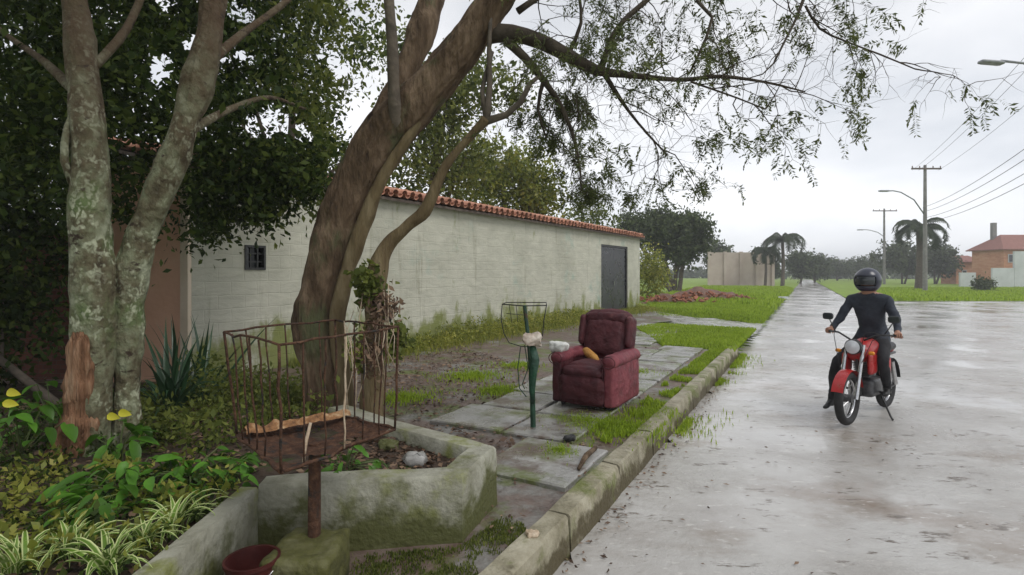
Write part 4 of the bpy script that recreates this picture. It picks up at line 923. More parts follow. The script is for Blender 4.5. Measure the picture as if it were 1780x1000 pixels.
# wires run from the tall pole to the next pole out of the frame
px1_, Y1_ = X(1608, 50), 50.0; nx_, ny_ = px1_-.478*34, Y1_-.878*34
np_ = None
np_t = thing('utility_pole', 'nearest utility pole standing beyond the right edge', 'utility pole', (nx_, ny_, -.25), 'utility poles along the road')
mb = MB(); mb.tube([(nx_, ny_, -.3), (nx_, ny_, 11.3)], [.2, .12], 12); mb.build('pole', M['pole'], np_t, smooth='auto')
mb = MB(); mb.box((nx_, ny_-.16, 11), (2.7, .12, .14)); mb.build('crossarm', M['wood_arm'], np_t)
for k, (za, zb, dx) in enumerate(((7.5, 7.9, -.2), (7.1, 7.4, -.15), (6.6, 6.9, .15), (6.2, 6.4, .2), (10.9, 11.1, -1.2), (10.9, 11.1, -.6), (10.9, 11.1, 1.2))):
    a = Vector((px1_+dx, Y1_, za)); b = Vector((nx_+dx, ny_, zb)); pts = []
    for i in range(17):
        s = i/16; q = a.lerp(b, s); q.z -= .5*4*s*(1-s)*(1 if k < 4 else .8); pts.append(q)
    mb = MB(); mb.tube(pts, .016 if k < 4 else .011, 5, caps=False)
    o = mb.build('overhead_wire', M['wire'], None, loc=tuple(a), smooth=True)
    tag(o, ('uppermost cable of the lower bundle strung to the tall utility pole', 'second cable from the top of the lower bundle on the tall utility pole', 'third cable down of the lower bundle on the tall utility pole', 'lowest cable of the lower bundle on the tall utility pole',
            'thin top line on the left end of the tall pole crossarm', 'thin top line on the left half of the tall pole crossarm near the middle', 'thin top line on the right end of the tall pole crossarm')[k], 'cable', 'lower cables from the tall pole' if k < 4 else 'top lines from the tall pole')

# ------------------------------------------------------------------ rubble heap
random.seed(61)
rb = thing('rubble_heap', 'reddish heap of broken brick and earth on the far grass past the outbuilding', 'rubble', (10, 30, 0))
def heap(cx, cy, rx, ry, h, seed, nm):
    mb = MB(); n = 40; vs = []; fs = []
    for i in range(n+1):
        for j in range(13):
            a = i/n*2*math.pi; r = j/12; x = cx+math.cos(a)*rx*r; y = cy+math.sin(a)*ry*r
            vs.append((x, y, -.1+h*max(0, (1-r**1.6))*(1+.5*nz(x, y, 1.3, seed))+.08*nz(x, y, 5, seed)))
    for i in range(n):
        for j in range(12): fs.append((i*13+j, (i+1)*13+j, (i+1)*13+j+1, i*13+j+1))
    mb.add(vs, fs); return mb.build(nm, M['rubble'], rb, smooth=True)
heap(10.6, 30.5, 2.9, 1.5, .75, 1, 'earth_mound'); heap(8.0, 27.5, 1.6, 1.0, .55, 2, 'earth_mound')
me = MB(); me.box((0, 0, 0), (.2, .1, .07)); bme = me.mesh('brick'); bme.materials.append(M['brick'])
for k in range(150):
    if random.random() < .5: x, y, h = 10.6+random.gauss(0, 1.3), 29.6+random.gauss(0, .5), .5
    else: x, y, h = 7.9+random.gauss(0, .9), 26.9+random.gauss(0, .5), .35
    z = max(.0, h*(1-((x-(10.6 if h == .5 else 8))/2.6)**2)*random.uniform(.5, 1))
    inst('brick', bme, rb, (x, y, z), (random.uniform(-.7, .7), random.uniform(-.7, .7), random.uniform(0, 3)), (random.uniform(.6, 1.6),)*3)
wb = MB(); wb.box((X(1348, 34), 34, -.02), (1.5, .35, .12), .1)
tag(wb.build('concrete_block', M['white_wall'], None, loc=(X(1348, 34), 34, -.05)), 'pale long concrete block lying on the far green verge', 'block')

# ------------------------------------------------------------------ grass, weeds, litter
random.seed(71)
def kpoly(l): return [pk(a, b) for a, b in l]
blade_sets = [
 ('grass', scatter(kpoly([(8.2, -.02), (12.9, -.05), (13.2, 2.6), (11.8, 2.9), (8.4, 1.4)]), 26000, lambda x, y: -.03), .07, .012, 'bright short grass tongue at the far end of the kerb'),
 ('grass', scatter(kpoly([(1.6, .15), (8.4, .15), (8.4, .42), (4.5, .45), (1.6, .36)]), 8500, lambda x, y: -.02), .05, .008, 'narrow strip of bright grass between slabs and kerb'),
 ('grass', scatter(kpoly([(16.5, .1), (24, .1), (26, 6.5), (17.2, 3.5)]), 42000, verge_z), .11, .018, 'bright grass verge beyond the driveway'),
]
for nm, p, h, w, lab in blade_sets:
    # thin out by noise so that the turf is patchy
    if 'strip' in lab: p = np.array([q for q in p if noise.noise(Vector((q[0]*2.2, q[1]*2.2, 14))) > .02 or (q[1] > 8.5 and random.random() < .4)])
    else: p = np.array([q for q in p if noise.noise(Vector((q[0]*1.6, q[1]*1.6, 4))) > -.28 or random.random() < .35])
    tag(blades(nm, p, h, M['grass'], w), lab, 'grass')
far = scatter(kpoly([(24, .1), (60, .1), (60, 9), (26, 7)]), 26000, verge_z)
tag(blades('grass', far, .2, M['grass'], .04), 'long green verge reaching to the end of the road', 'grass')
far = scatter([(20.9, 33.4), (58, 33.4), (62, 62), (40, 62)], 24000, -.2)
tag(blades('grass', far, .18, M['grass'], .045), 'broad green verge in front of the orange houses', 'grass')
ch = Vector((.97, 6.5, 0))
tufts = []
for cx, cy, r, n in ((1.05, 5.35, .42, 2600), (.75, 5.5, .28, 1300), (1.5, 5.9, .28, 1200), (-.15, 7.0, .3, 1300), (-.6, 8.0, .5, 1300), (.1, 8.9, .4, 900), (1.9, 8.3, .3, 900), (-1.3, 6.6, .4, 1200), (.4, 4.6, .2, 400)):
    for _ in range(n):
        a = random.uniform(0, 6.28); rr = r*abs(random.gauss(0, .6)); tufts.append((cx+rr*math.cos(a), cy+rr*math.sin(a), -.015))
tag(blades('grass', np.array(tufts), .045, M['grass'], .006), 'small mossy grass tufts on the yard around the armchair', 'grass')
# moss and grass in the gap of planter foot and road edge
edge = []
for _ in range(3500):
    t = random.uniform(2.5, 9.2); edge.append(tuple(K(t, -.05-abs(random.gauss(0, .05)) if random.random() < .8 else -.05-abs(random.gauss(0, .2)), ROADZ+.0)))
edge = [e_ for e_ in edge if noise.noise(Vector((e_[0]*1.2, e_[1]*1.2, 9))) > .05 or e_[1] > 9.8]
tag(blades('grass', np.array(edge), .05, M['grass'], .007), 'grass and moss growing at the road foot of the kerb', 'grass')
# weeds along the plastered wall
wp_ = []; 
for _ in range(900):
    s = random.uniform(2.0, WL-.2) if random.random() < .8 else random.uniform(6.5, 13)
    d = -abs(random.gauss(0, .38))-.04
    if g0-.3 < s < g1+.3 and d > -.9: continue
    hh = (.30 if 5.2 < s < 12 else .2)*random.uniform(.4, 1.4)*(1+.6*noise.noise(Vector((s*1.3, 0, 0))))
    q = Wp(s, d, 0)
    for _ in range(26): wp_.append((q.x+random.gauss(0, .09), q.y+random.gauss(0, .09), random.random()*hh))
tag(leaves('weeds', np.array(wp_), .06, M['weeds'], None, ratio=.4, droop=-.2), 'yellow green weeds along the foot of the plastered wall', 'weeds')
gp = [tuple(Wp(random.uniform(1.5, WL), -abs(random.gauss(0, .45)), -.02)) for _ in range(16000)]
tag(blades('grass', np.array(gp), .14, M['weeds'], .006), 'taller rough grass below the plastered wall', 'grass')
# fallen leaves
lit = list(scatter([(-2.4, 4.9), (-.9, 4.4), (.0, 3.9), (.9, 4.9), (.9, 6.5), (0, 9.5), (-1, 11), (-3.2, 8.5)], 5200, -.005))
lit = np.array([q for q in lit if noise.noise(Vector((q[0]*1.3, q[1]*1.3, 2))) > -.25 or random.random() < .3])
tag(leaves('leaf_litter', lit, .045, M['litter'], None, ratio=.5, droop=.0, flat=.9), 'brown fallen leaves strewn over the yard', 'leaf litter')
lit4 = scatter([pk(-.5, .16), pk(8, .2), pk(8, 2.1), pk(1.5, 2.1), pk(-.2, 1.0)], 1500, .004)
lit4 = np.array([q for q in lit4 if noise.noise(Vector((q[0]*2, q[1]*2, 22))) > -.05])
tag(leaves('leaf_litter', lit4, .035, M['litter'], None, ratio=.5, droop=0, flat=.95), 'sparse wet leaf bits stuck on the stone slabs', 'leaf litter')
lit2 = scatter([(-1.3, 3.2), (-.45, 3.3), (-.3, 3.6), (-.95, 4.1), (-1.3, 4.5)], 700, lambda x, y: bed_z(x, y)+.008)
tag(leaves('leaf_litter', lit2, .05, M['litter'], None, ratio=.5, droop=0, flat=.9), 'dead leaves lying on the soil in the concrete planter', 'leaf litter')
lit3 = scatter([(-6, 1.5), (-1.5, 1.5), (-1.6, 4.8), (-6, 6)], 4500, lambda x, y: bed_z(x, y)+.008)
tag(leaves('leaf_litter', lit3, .05, M['litter'], None, ratio=.5, droop=0, flat=.9), 'dead leaves under the plants of the left bed', 'leaf litter')
dr = []
for _ in range(420):
    t = random.uniform(-1.5, 9); dr.append(tuple(K(t, -.05-abs(random.gauss(0, .09)), ROADZ+.014)))
for _ in range(170): dr.append((random.uniform(.8, 6), random.uniform(2.8, 6), ROADZ+.014))
tag(leaves('road_litter', np.array(dr), .035, M['litter'], None, ratio=.4, droop=0, flat=.95), 'bits of leaf and mud on the wet road by the kerb', 'leaf litter')
mossp = scatter([(-1.25, 2.0), (-1.25, 2.9), (-.3, 3.02), (.0, 3.5), (.1, 3.2), (-.15, 2.5), (-.3, 2.0)], 20000, -.02)
mossp = np.array([q for q in mossp if noise.noise(Vector((q[0]*3, q[1]*3, 6)))+.5*noise.noise(Vector((q[0]*11, q[1]*11, 6)))+random.gauss(0, .16) > .02])
tag(blades('moss', mossp, .018, M['leaf_mid'], .004), 'moss and tiny weeds at the foot of the planter wall', 'moss')

# stones, thrown twig, dark lump
def rock(c, s, m, name, label, cat, seed=0, group=None):
    mb = MB(); mb.rbox(c, s, min(s)*.45, 7, nz=min(s)*.35, ns=9/max(s)*.3); return tag(mb.build(name, m, None, loc=c, smooth=True), label, cat, group)
rock(G(925, 937)+Vector((0, 0, .03)), (.07, .06, .035), M['stick'], 'stone', 'pale chipped lump on top of the near kerb', 'stone')
rock(G(990, 768)+Vector((0, 0, .03)), (.10, .07, .05), M['black'], 'stone', 'small black lump on the pavement before the armchair', 'stone')
rock(Vector((-.62, 3.5, .31)), (.16, .12, .09), M['slab'], 'stone', 'grey stone lying in the concrete planter', 'stone')
rock(Vector((-.86, 3.8, .3)), (.13, .1, .08), M['planter'], 'stone', 'smaller mossy stone at the back of the concrete planter', 'stone')
mb = MB(); mb.tube([G(1035, 785)+Vector((0, 0, .03)), G(1018, 802)+Vector((0, 0, .04)), G(1006, 822)+Vector((0, 0, .03))], [.02, .024, .015], 6)
tag(mb.build('stick', M['bark_brown'], None, loc=tuple(G(1018, 802)), smooth=True), 'short dark stick lying behind the kerb', 'stick')

# ------------------------------------------------------------------ rusted basket on a post
random.seed(81)
bx = thing('rusty_bin_basket', 'rusted iron bar litter basket on a short post in front of the trunk', 'litter basket', (-.97, 2.66, .2))
ZB, ZT = .68, 1.22
bot = [Vector((-1.36, 2.70, ZB+.02)), Vector((-.95, 2.25, ZB)), Vector((-.60, 2.80, ZB+.02)), Vector((-1.0, 3.12, ZB+.02))]
top = [Vector((-1.37, 2.60, ZT)), Vector((-.925, 2.17, ZT-.005)), Vector((-.575, 2.76, ZT+.01)), Vector((-1.02, 3.15, ZT+.01))]
def wig(a, b, n=8, j=.006): return [a.lerp(b, i/n)+Vector((random.gauss(0, j), random.gauss(0, j), random.gauss(0, j)))*(0 < i < n) for i in range(n+1)]
for i in range(4):
    a, b = top[i], top[(i+1) % 4]; mb = MB(); mb.tube(wig(a, b), .0055, 8); mb.build('top_rail', M['rust'], bx, smooth=True)
    a, b = bot[i], bot[(i+1) % 4]; mb = MB(); mb.tube(wig(a, b), .008, 8); mb.build('bottom_rail', M['rust'], bx, smooth=True)
    n = 6
    for k in range(n):
        if (i, k) in ((0, 5), (2, 3), (3, 2)): continue
        s = k/n; p, q = bot[i].lerp(bot[(i+1) % 4], s), top[i].lerp(top[(i+1) % 4], s)
        mb = MB(); mb.tube(wig(p, q, 6, .003), .0062 if k == 0 else .004, 6); mb.build('bar', M['stick'] if (k, i) in ((3, 1), (5, 2)) else M['rust'], bx, smooth=True)
# rusted floor sheet, dished and flaking
mb = MB(); n = 14; vs = []
for i in range(n+1):
    for j in range(n+1):
        u, v = i/n, j/n; p = (bot[0].lerp(bot[1], u)).lerp(bot[3].lerp(bot[2], u), v)
        s = 4*u*(1-u)*4*v*(1-v); vs.append(p+Vector((0, 0, -.05*s**.5+.012*noise.noise(p*12))))
fs = [(i*(n+1)+j, (i+1)*(n+1)+j, (i+1)*(n+1)+j+1, i*(n+1)+j+1) for i in range(n) for j in range(n) if not (noise.noise(Vector(vs[i*(n+1)+j])*7) > .42)]
mb.add(vs, fs); mb.build('floor_sheet', M['rust'], bx, smooth=True)
# curled orange edge strip at the back
mb = MB(); vs = []; a, b = bot[0]+Vector((.02, .01, .0)), bot[3]+Vector((.0, -.02, 0)); a2, b2 = a, bot[3].lerp(bot[2], .15)
for i in range(25):
    s = i/24; p = a2.lerp(b2, s)
    for j in range(5): vs.append(p+Vector((.012*j, -.012*j, .012+.05*math.sin(j/4*math.pi)*(.6+.7*noise.noise(Vector((s*9, 1, 0))))))+noise.noise_vector(Vector((s*14, j*.8, 3)))*.012)
mb.add(vs, [(i*5+j, (i+1)*5+j, (i+1)*5+j+1, i*5+j+1) for i in range(24) for j in range(4)]); mb.build('edge_strip', M['rust_bright'], bx, smooth=True)
mb = MB(); mb.tube([(-.97, 2.68, .18), (-.972, 2.69, .45), (-.975, 2.70, .66)], [.031, .03, .029], 14); mb.build('post', M['rust'], bx, smooth='auto')
mb = MB(); mb.tube([P(540, 735, 2.62), P(532, 768, 2.6), P(527, 808, 2.55)], [.007, .009, .006], 6)
tag(mb.build('stick', M['stick'], None, loc=tuple(P(532, 800, 2.58)), smooth=True), 'pale bleached stick lying inside the rusty basket', 'stick')
mb = MB(); mb.rbox((-.97, 2.60, .06), (.31, .36, .32), .03, 12, nz=.018, ns=7)
tag(mb.build('post_footing', M['moss'], None, loc=(-.97, 2.6, -.1), smooth=True), 'mossy square concrete footing under the rusty basket post', 'footing')
# maroon bucket half in view at the bottom edge
bk = thing('bucket', 'dark maroon plastic bucket at the lower edge left of the mossy footing', 'bucket', (-1.17, 2.42, 0))
mb = MB(); mb.lathe([(0, .0), (.085, 0), (.09, .02), (.112, .22), (.12, .225), (.12, .24), (.108, .24), (.088, .03), (0, .03)], (-1.17, 2.46, -.02), 28); mb.build('body', M['bucket'], bk, smooth='auto')
mb = MB(); mb.tube([Vector((-1.17+.115*math.cos(a), 2.46-.09*math.sin(a), .2-.07*math.sin(a))) for a in [math.pi*i/10 for i in range(11)]], .003, 6); mb.build('handle', M['chrome'], bk, smooth=True)

# ------------------------------------------------------------------ green post stand with wire frame
gs = thing('wire_frame_stand', 'thin dark green post with a wire frame top beside the armchair', 'post', G(927, 745))
b0 = G(927, 745); H = 1.2
mb = MB(); mb.tube([b0-Vector((0, 0, .05)), b0+Vector((-.01, 0, .4)), b0+Vector((-.04, 0, .8)), b0+Vector((-.085, 0, 1.19))], [.026, .026, .02, .018], 12); mb.build('post', M['green_metal'], gs, smooth='auto')
def Pq(px, py, dy=0): return P(px, py, b0.y+dy)
mb = MB(); mb.tube([Pq(873, 529), Pq(912, 532), Pq(950, 531)], .006, 6); mb.build('frame_bar', M['black'], gs, smooth=True)
mb = MB(); mb.tube([Pq(908, 526, .25), Pq(950, 526, .25), Pq(950, 531), Pq(945, 560), Pq(943, 585)], .005, 6); mb.build('frame_bar', M['black'], gs, smooth=True)
mb = MB(); mb.tube([Pq(873, 529), Pq(880, 526, .25), Pq(908, 526, .25)], .005, 6); mb.build('frame_bar', M['black'], gs, smooth=True)
mb = MB(); mb.tube([Pq(873, 529), Pq(871, 555), Pq(876, 580), Pq(885, 596), Pq(905, 602), Pq(925, 604), Pq(943, 588)], .005, 6); mb.build('frame_loop', M['black'], gs, smooth=True)
for a, b in (((885, 530), (890, 562)), ((897, 530), (900, 560)), ((880, 545), (912, 548))):
    mb = MB(); mb.tube([Pq(*a), Pq(*b)], .003, 5); mb.build('frame_wire', M['black'], gs, smooth=True)
for l in ([(905, 603), (900, 640), (903, 675), (915, 690)], [(912, 600), (918, 640), (908, 668), (912, 676)]):
    mb = MB(); mb.tube([Pq(x, y, -.03) for x, y in l], .005, 5); mb.build('hanging_wire', M['green_metal'], gs, smooth=True)
mb = MB(); D_ = [Pq(925, 600, -.03), Pq(929, 625, -.03), Pq(927, 650, -.03), Pq(925, 680, -.02), Pq(926, 700, -.02)]
mb.tube([D_[0].lerp(D_[1], 0)]+D_[1:], [.035, .05, .042, .03, .018], 14)
mb.v = [Vector(v)+noise.noise_vector(Vector(v)*14)*.02 for v in mb.v]
tag(mb.build('plastic_bag', M['green_bag'], None, loc=tuple(D_[2]), smooth=True), 'dark green plastic bag wrapped around the thin post', 'bag')
mb = MB(); mb.rbox(Pq(926, 590, -.06), (.17, .11, .13), .045, 9, nz=.035, ns=14)
tag(mb.build('crumpled_wrapper', M['pale_bag'], None, loc=tuple(Pq(926, 590, -.06)), smooth=True), 'pale pinkish crumpled wrapper hung on the green post', 'wrapper')

# ------------------------------------------------------------------ armchair
random.seed(91)
CW, CD = .80, .90; th = math.atan2(-.5, .866)
cc = Vector((.97+.02, 6.35, 0)); CR = Matrix.Rotation(math.radians(-32), 3, 'Z')     # local -y is the front
ac = thing('armchair', 'worn maroon velvet recliner armchair standing on the slabs by the kerb', 'armchair', cc)
def cl(x, y, z): return cc+CR@Vector((x*.9, y, z))
def soft(name, c, s, m, r=.05, bulge=.02, nzz=.008, seg=12, tilt=0, par=None, ns=7):
    mb = MB(); mb.rbox(cl(*c), (s[0]*.9, s[1], s[2]), r, seg+8, bulge, CR@Matrix.Rotation(tilt, 3, 'X'), nzz, ns); return mb.build(name, m, par or ac, smooth=True)
soft('base', (0, .02, .17), (.60, .80, .26), M['velvet'], .03, .0, .004)
soft('seat', (0, -.07, .395), (.50, .60, .17), M['velvet'], .06, .035, .012, 14, tilt=R(-3))
soft('footrest', (0, -.43, .225), (.56, .09, .30), M['velvet'], .04, .025, .01, 12, tilt=R(4))
soft('seat_front_roll', (0, -.405, .41), (.53, .13, .12), M['velvet'], .055, .01, .01)
soft('backrest', (0, .33, .72), (.66, .20, .62), M['velvet'], .09, .04, .012, 14, tilt=R(-13))
soft('back_cushion', (0, .235, .72), (.52, .12, .46), M['velvet'], .055, .035, .014, 12, tilt=R(-13))
soft('head_roll', (0, .345, .945), (.64, .19, .19), M['velvet'], .085, .02, .012, 12, tilt=R(-13))
for sx in (-1, 1):
    m = M['velvet_worn_lit'] if sx > 0 else M['velvet']  # right arm's brighter light is put into its colour
    soft('arm', (sx*.345, -.02, .30), (.145, .82, .50), m, .04, .012, .008, 12)
    soft('arm_roll', (sx*.35, -.03, .545), (.185, .84, .13), M['velvet_worn_lit'], .062, .01, .01, 12)
    soft('wing', (sx*.325, .30, .80), (.09, .2, .36), M['velvet'], .04, .01, .01, 8, tilt=R(-13))
for sx in (-1, 1):
    for sy in (-.33, .33):
        mb = MB(); mb.tube([cl(sx*.3, sy, 0.005), cl(sx*.3, sy, .06)], [.022, .028], 8); mb.build('foot', M['black'], ac, smooth='auto')
for sx in (-1, 1):          # piping seams round the arm fronts
    mb = MB(); mb.tube([cl(sx*.35+.088*math.cos(a), -.452, .545+.062*math.sin(a)) for a in [2*math.pi*i/20 for i in range(21)]], .005, 6, caps=False); mb.build('piping', M['velvet'], ac, smooth=True)
    mb = MB(); mb.tube([cl(sx*.275, -.432, .06), cl(sx*.277, -.436, .3), cl(sx*.28, -.44, .48)], .005, 6); mb.build('piping', M['velvet'], ac, smooth=True)
for zz, yy in ((.60, .145), (.83, .195)):
    mb = MB(); mb.tube([cl(x, yy+.02*x*x+.008, zz+.01*math.sin(x*9)) for x in (-.24, -.12, 0, .12, .24)], .007, 6); mb.build('seam', M['velvet'], ac, smooth=True)
mb = MB(); mb.rbox(cl(-.375, -.30, .655), (.21, .18, .12), .055, 10, .0, CR, .03, 11)
tag(mb.build('cloth', M['white_cloth'], None, loc=tuple(cl(-.375, -.30, .60)), smooth=True), 'white crumpled cloth resting on the left arm of the armchair', 'cloth')
mb = MB(); mb.tube([cl(-.17, .0, .60), cl(-.10, -.04, .57), cl(.0, -.09, .53), cl(.08, -.13, .51)], [.03, .05, .045, .02], 12)
mb.v = [Vector(v)+noise.noise_vector(Vector(v)*16)*.02 for v in mb.v]
tag(mb.build('cloth', M['orange_cloth'], None, loc=tuple(cl(-.05, -.06, .5)), smooth=True), 'orange yellow crumpled rag lying on the armchair seat', 'cloth')

# ------------------------------------------------------------------ plants of the left bed
random.seed(101)
def strapmesh(name, Ln, w, arch, m, n=8, lift=1.2, fold=.25):
    """one arching strap leaf from the origin towards +x"""
    vs = []; across = []; x = z = 0; e = lift
    for i in range(n+1):
        s = i/n; ww = w*math.sin(math.pi*min(1, .12+s*.88))**.6*(1-s**3)+.0008
        for j in (-1, 0, 1): vs.append((x, j*ww/2, z+abs(j)*fold*ww)); across.append(1 if j else 0)
        x += math.cos(e)*Ln/n; z += math.sin(e)*Ln/n; e -= arch/n*(.5+s)
    fs = []
    for i in range(n): fs += [(i*3, (i+1)*3, (i+1)*3+1, i*3+1), (i*3+1, (i+1)*3+1, (i+1)*3+2, i*3+2)]
    me = bpy.data.meshes.new(name); me.from_pydata(vs, [], fs); me.materials.append(m)
    me.polygons.foreach_set('use_smooth', [True]*len(me.polygons))
    a = me.attributes.new('across', 'FLOAT', 'POINT'); a.data.foreach_set('value', across); me.update(); return me
sp = [strapmesh('spider_leaf', l_, .026, ar, M['spider'], lift=lf) for l_, ar, lf in ((.34, 2.6, 1.2), (.28, 2.0, .9), (.22, 1.6, 1.35), (.30, 2.9, 1.0))]
def spider(label, p, n=30, sc=1):
    t = thing('spider_plant', label, 'plant', p, 'spider plants in the left bed')
    for k in range(n):
        inst('leaf', random.choice(sp), t, Vector(p)+Vector((random.gauss(0, .02), random.gauss(0, .02), 0)), (random.uniform(-.15, .15), random.uniform(-.3, .15), random.uniform(0, 6.28)), (sc*random.uniform(.6, 1.3),)*3)
def Bq(px, py): q = G(px, py, .27); return Vector((q.x, q.y, bed_z(q.x, q.y)))
for px, py, n, sc, lab in ((300, 925, 38, .85, 'largest striped spider plant leaning over the low grey wall'), (190, 1005, 34, .85, 'striped spider plant at the bottom edge left of the low wall'), (120, 970, 26, .8, 'striped spider plant second from the left corner at the bottom'),
    (30, 1000, 22, .8, 'striped spider plant in the bottom left corner'), (345, 905, 16, .6, 'small striped spider plant closest to the wall corner'), (250, 960, 24, .75, 'striped spider plant between the largest one and the bottom edge'), (170, 890, 18, .7, 'striped spider plant below the broad leaved green plants')):
    spider(lab, Bq(px, py), n, sc)
dm = [strapmesh('strap_leaf', l_, .045, ar, M['strap_dark'], lift=lf) for l_, ar, lf in ((.85, .7, 1.35), (.7, 1.3, 1.2), (.95, .4, 1.2), (.6, 2.2, 1.1))]
def strap_plant(label, p, n, sc):
    t = thing('strap_leaf_plant', label, 'plant', p, 'strap leaved plants by the salmon wall')
    for k in range(n):
        inst('leaf', random.choice(dm), t, Vector(p)+Vector((random.gauss(0, .04), random.gauss(0, .04), 0)), (random.uniform(-.2, .2), random.uniform(-.35, .25), random.uniform(0, 6.28)), (sc*random.uniform(.7, 1.15),)*3)
strap_plant('dark strap leaved plant right of the twin trunks before the salmon wall', (-2.95, 4.75, .2), 46, 1.05)
strap_plant('smaller dark strap leaved plant leaning toward the grey wall', (-3.05, 5.3, .15), 26, 1.1)
# one long leaf pointing up to the right
def leafmesh(name, Ln, w, m, curl=.3, n=6):
    vs = []; 
    for i in range(n+1):
        s = i/n; ww = w*math.sin(math.pi*s**.8)**.8+.001; z = -curl*Ln*s*s
        vs += [(Ln*s, -ww/2, z+.15*ww), (Ln*s, 0, z), (Ln*s, ww/2, z+.15*ww)]
    fs = []
    for i in range(n): fs += [(i*3, (i+1)*3, (i+1)*3+1, i*3+1), (i*3+1, (i+1)*3+1, (i+1)*3+2, i*3+2)]
    me = bpy.data.meshes.new(name); me.from_pydata(vs, [], fs); me.materials.append(m); me.polygons.foreach_set('use_smooth', [True]*len(me.polygons)); me.update(); return me
bm_ = [leafmesh('broad_leaf', .13, .075, M['leaf_bright'], .25), leafmesh('broad_leaf', .10, .055, M['leaf_bright'], .5), leafmesh('broad_leaf', .16, .06, M['leaf_bright'], .35)]
ym = leafmesh('yellow_leaf', .15, .10, M['leaf_yel1'], .4)
def broad(label, p, n, r, h, sc=1, yellow=(), cat='plant'):
    p = Vector(p); t = thing('broad_leaf_plant' if sc > .5 else 'weed', label, cat, p, 'broad leaved plants in the left bed' if sc > .5 else 'small weeds in the left bed'); st = MB()
    for k in range(n):
        a = random.uniform(0, 6.28); rr = r*math.sqrt(random.random()); hh = h*random.uniform(.25, 1)*(1-.4*(rr/r))
        q = p+Vector((math.cos(a)*rr, math.sin(a)*rr, hh))
        if k % 3 == 0: st.tube([p+Vector((random.gauss(0, .02), random.gauss(0, .02), 0)), p.lerp(q, .5)+Vector((0, 0, .03)), q], .0035, 4, caps=False)
        inst('leaf', random.choice(bm_), t, q, (random.uniform(-.5, .5), random.uniform(-.2, .7), a+random.uniform(-1, 1)), (sc*random.uniform(.6, 1.2),)*3)
    for q in yellow: inst('leaf', ym, t, q, (R(70), .2, random.uniform(-.3, .3)), (.5, .5, .5))['label'] = 'yellowed leaf'
    st.build('stem', M['stem'], t)
broad('bright green broad leaved plant in front of the twin trunks', Bq(215, 860), 60, .26, .26)
broad('bright green broad leaved plant just below the split trunk', Bq(180, 905), 34, .18, .2)
broad('leafy green plant beside the right trunk with one yellow leaf', Bq(205, 800), 26, .16, .34, 1, (P(186, 722, 3.55), P(206, 716, 3.53)))
broad('green plant rooted between the two lichened trunks', Bq(180, 770), 16, .1, .62, .8)
broad('round leaved plant with a yellow leaf at the left edge', Bq(35, 800), 46, .3, .5, 1.1, (P(4, 700, 3.3), P(12, 680, 3.32)))
broad('low green plant between the trunks and the low wall corner', Bq(330, 840), 44, .26, .2, .8)
broad('green plant beneath the left side of the rusty basket', Bq(390, 835), 40, .22, .2, .75)
broad('small green plant behind the rusty post inside the planter', Vector((-1.0, 3.3, .28)), 46, .2, .2, .6)
broad('leafy green plant at the far left under the shrub', Bq(90, 745), 30, .35, .45, 1)
wl = []
for k in range(60):
    q = Bq(random.uniform(-60, 400), random.uniform(800, 990))
    if q.x > -1.5: continue
    for _ in range(30): wl.append((q.x+random.gauss(0, .05), q.y+random.gauss(0, .05), q.z+random.random()*.1))
tag(leaves('small_weeds', np.array(wl), .045, M['weeds'], None, ratio=.5, droop=-.2), 'small yellow green weeds mixed among the larger bed plants', 'weeds')
# low ground cover behind the basket
gc = scatter([(-4, 4.6), (-2.2, 3.6), (-1.5, 4.2), (-1.9, 6.2), (-3.3, 7.4), (-4.2, 7.2)], 420, 0); gl = []
for x, y, z in gc:
    h = .34*random.random()*(1+nz(x, y, 1.2))
    for _ in range(30): gl.append((x+random.gauss(0, .07), y+random.gauss(0, .07), bed_z(x, y)+random.random()*h))
tag(leaves('ground_cover', np.array(gl), .05, M['leaf_mid'], None, ratio=.5, droop=-.1), 'low green ground cover between the trunks and the plastered wall', 'ground cover')
gl = []
for x, y, z in scatter([(-6, 1.6), (-1.5, 1.6), (-1.55, 3.4), (-3, 4.4), (-6.5, 5.4)], 420, 0):
    for _ in range(26): gl.append((x+random.gauss(0, .06), y+random.gauss(0, .06), bed_z(x, y)+random.random()*.12))
tag(leaves('ground_cover', np.array(gl), .04, M['leaf_dark'], None, ratio=.5, droop=-.1), 'dark low ground cover under the plants at the left', 'ground cover')

# ------------------------------------------------------------------ motorcycle and rider
random.seed(111)
FWc, RWc = Vector((3.74, 6.10, ROADZ)), Vector((4.74, 6.93, ROADZ)); fwd = (FWc-RWc).normalized(); WBASE = (FWc-RWc).length
mo = (FWc+RWc)/2; BR = Matrix((( fwd.x, -fwd.y, 0), (fwd.y, fwd.x, 0), (0, 0, 1)))    # local +x ahead, +y to its left
def bp(x, y, z): return mo+BR@Vector((x, y, z))+Vector((0, 0, .012))
mc = thing('motorcycle', 'red motorcycle with dark rider standing on the wet road', 'motorcycle', mo)
AX = BR@Matrix.Rotation(R(90), 3, 'X')
def wheel(nm, x):
    c = bp(x, 0, .30); mb = MB(); mb.torus(c, .255, .045, AX, 40, 12); w = mb.build(nm, M['rubber'], mc, smooth=True)
    mb = MB(); mb.torus(c, .215, .014, AX, 36, 8); mb.build('rim', M['chrome'], w, smooth=True)
    mb = MB(); mb.lathe([(0, -.05), (.045, -.05), (.045, .05), (0, .05)], c, 16, AX); mb.build('hub', M['engine'], w, smooth='auto')
    mb = MB()
    for k in range(16):
        a = 2*math.pi*k/16; d = AX@Vector((math.cos(a), math.sin(a), 0)); mb.tube([c+d*.04+AX@Vector((0, 0, .03*(-1)**k)), c+d*.21], .0025, 4, caps=False)
    mb.build('spokes', M['chrome'], w, kind='stuff')
    return w
wheel('front_wheel', .64); wheel('rear_wheel', -.64)
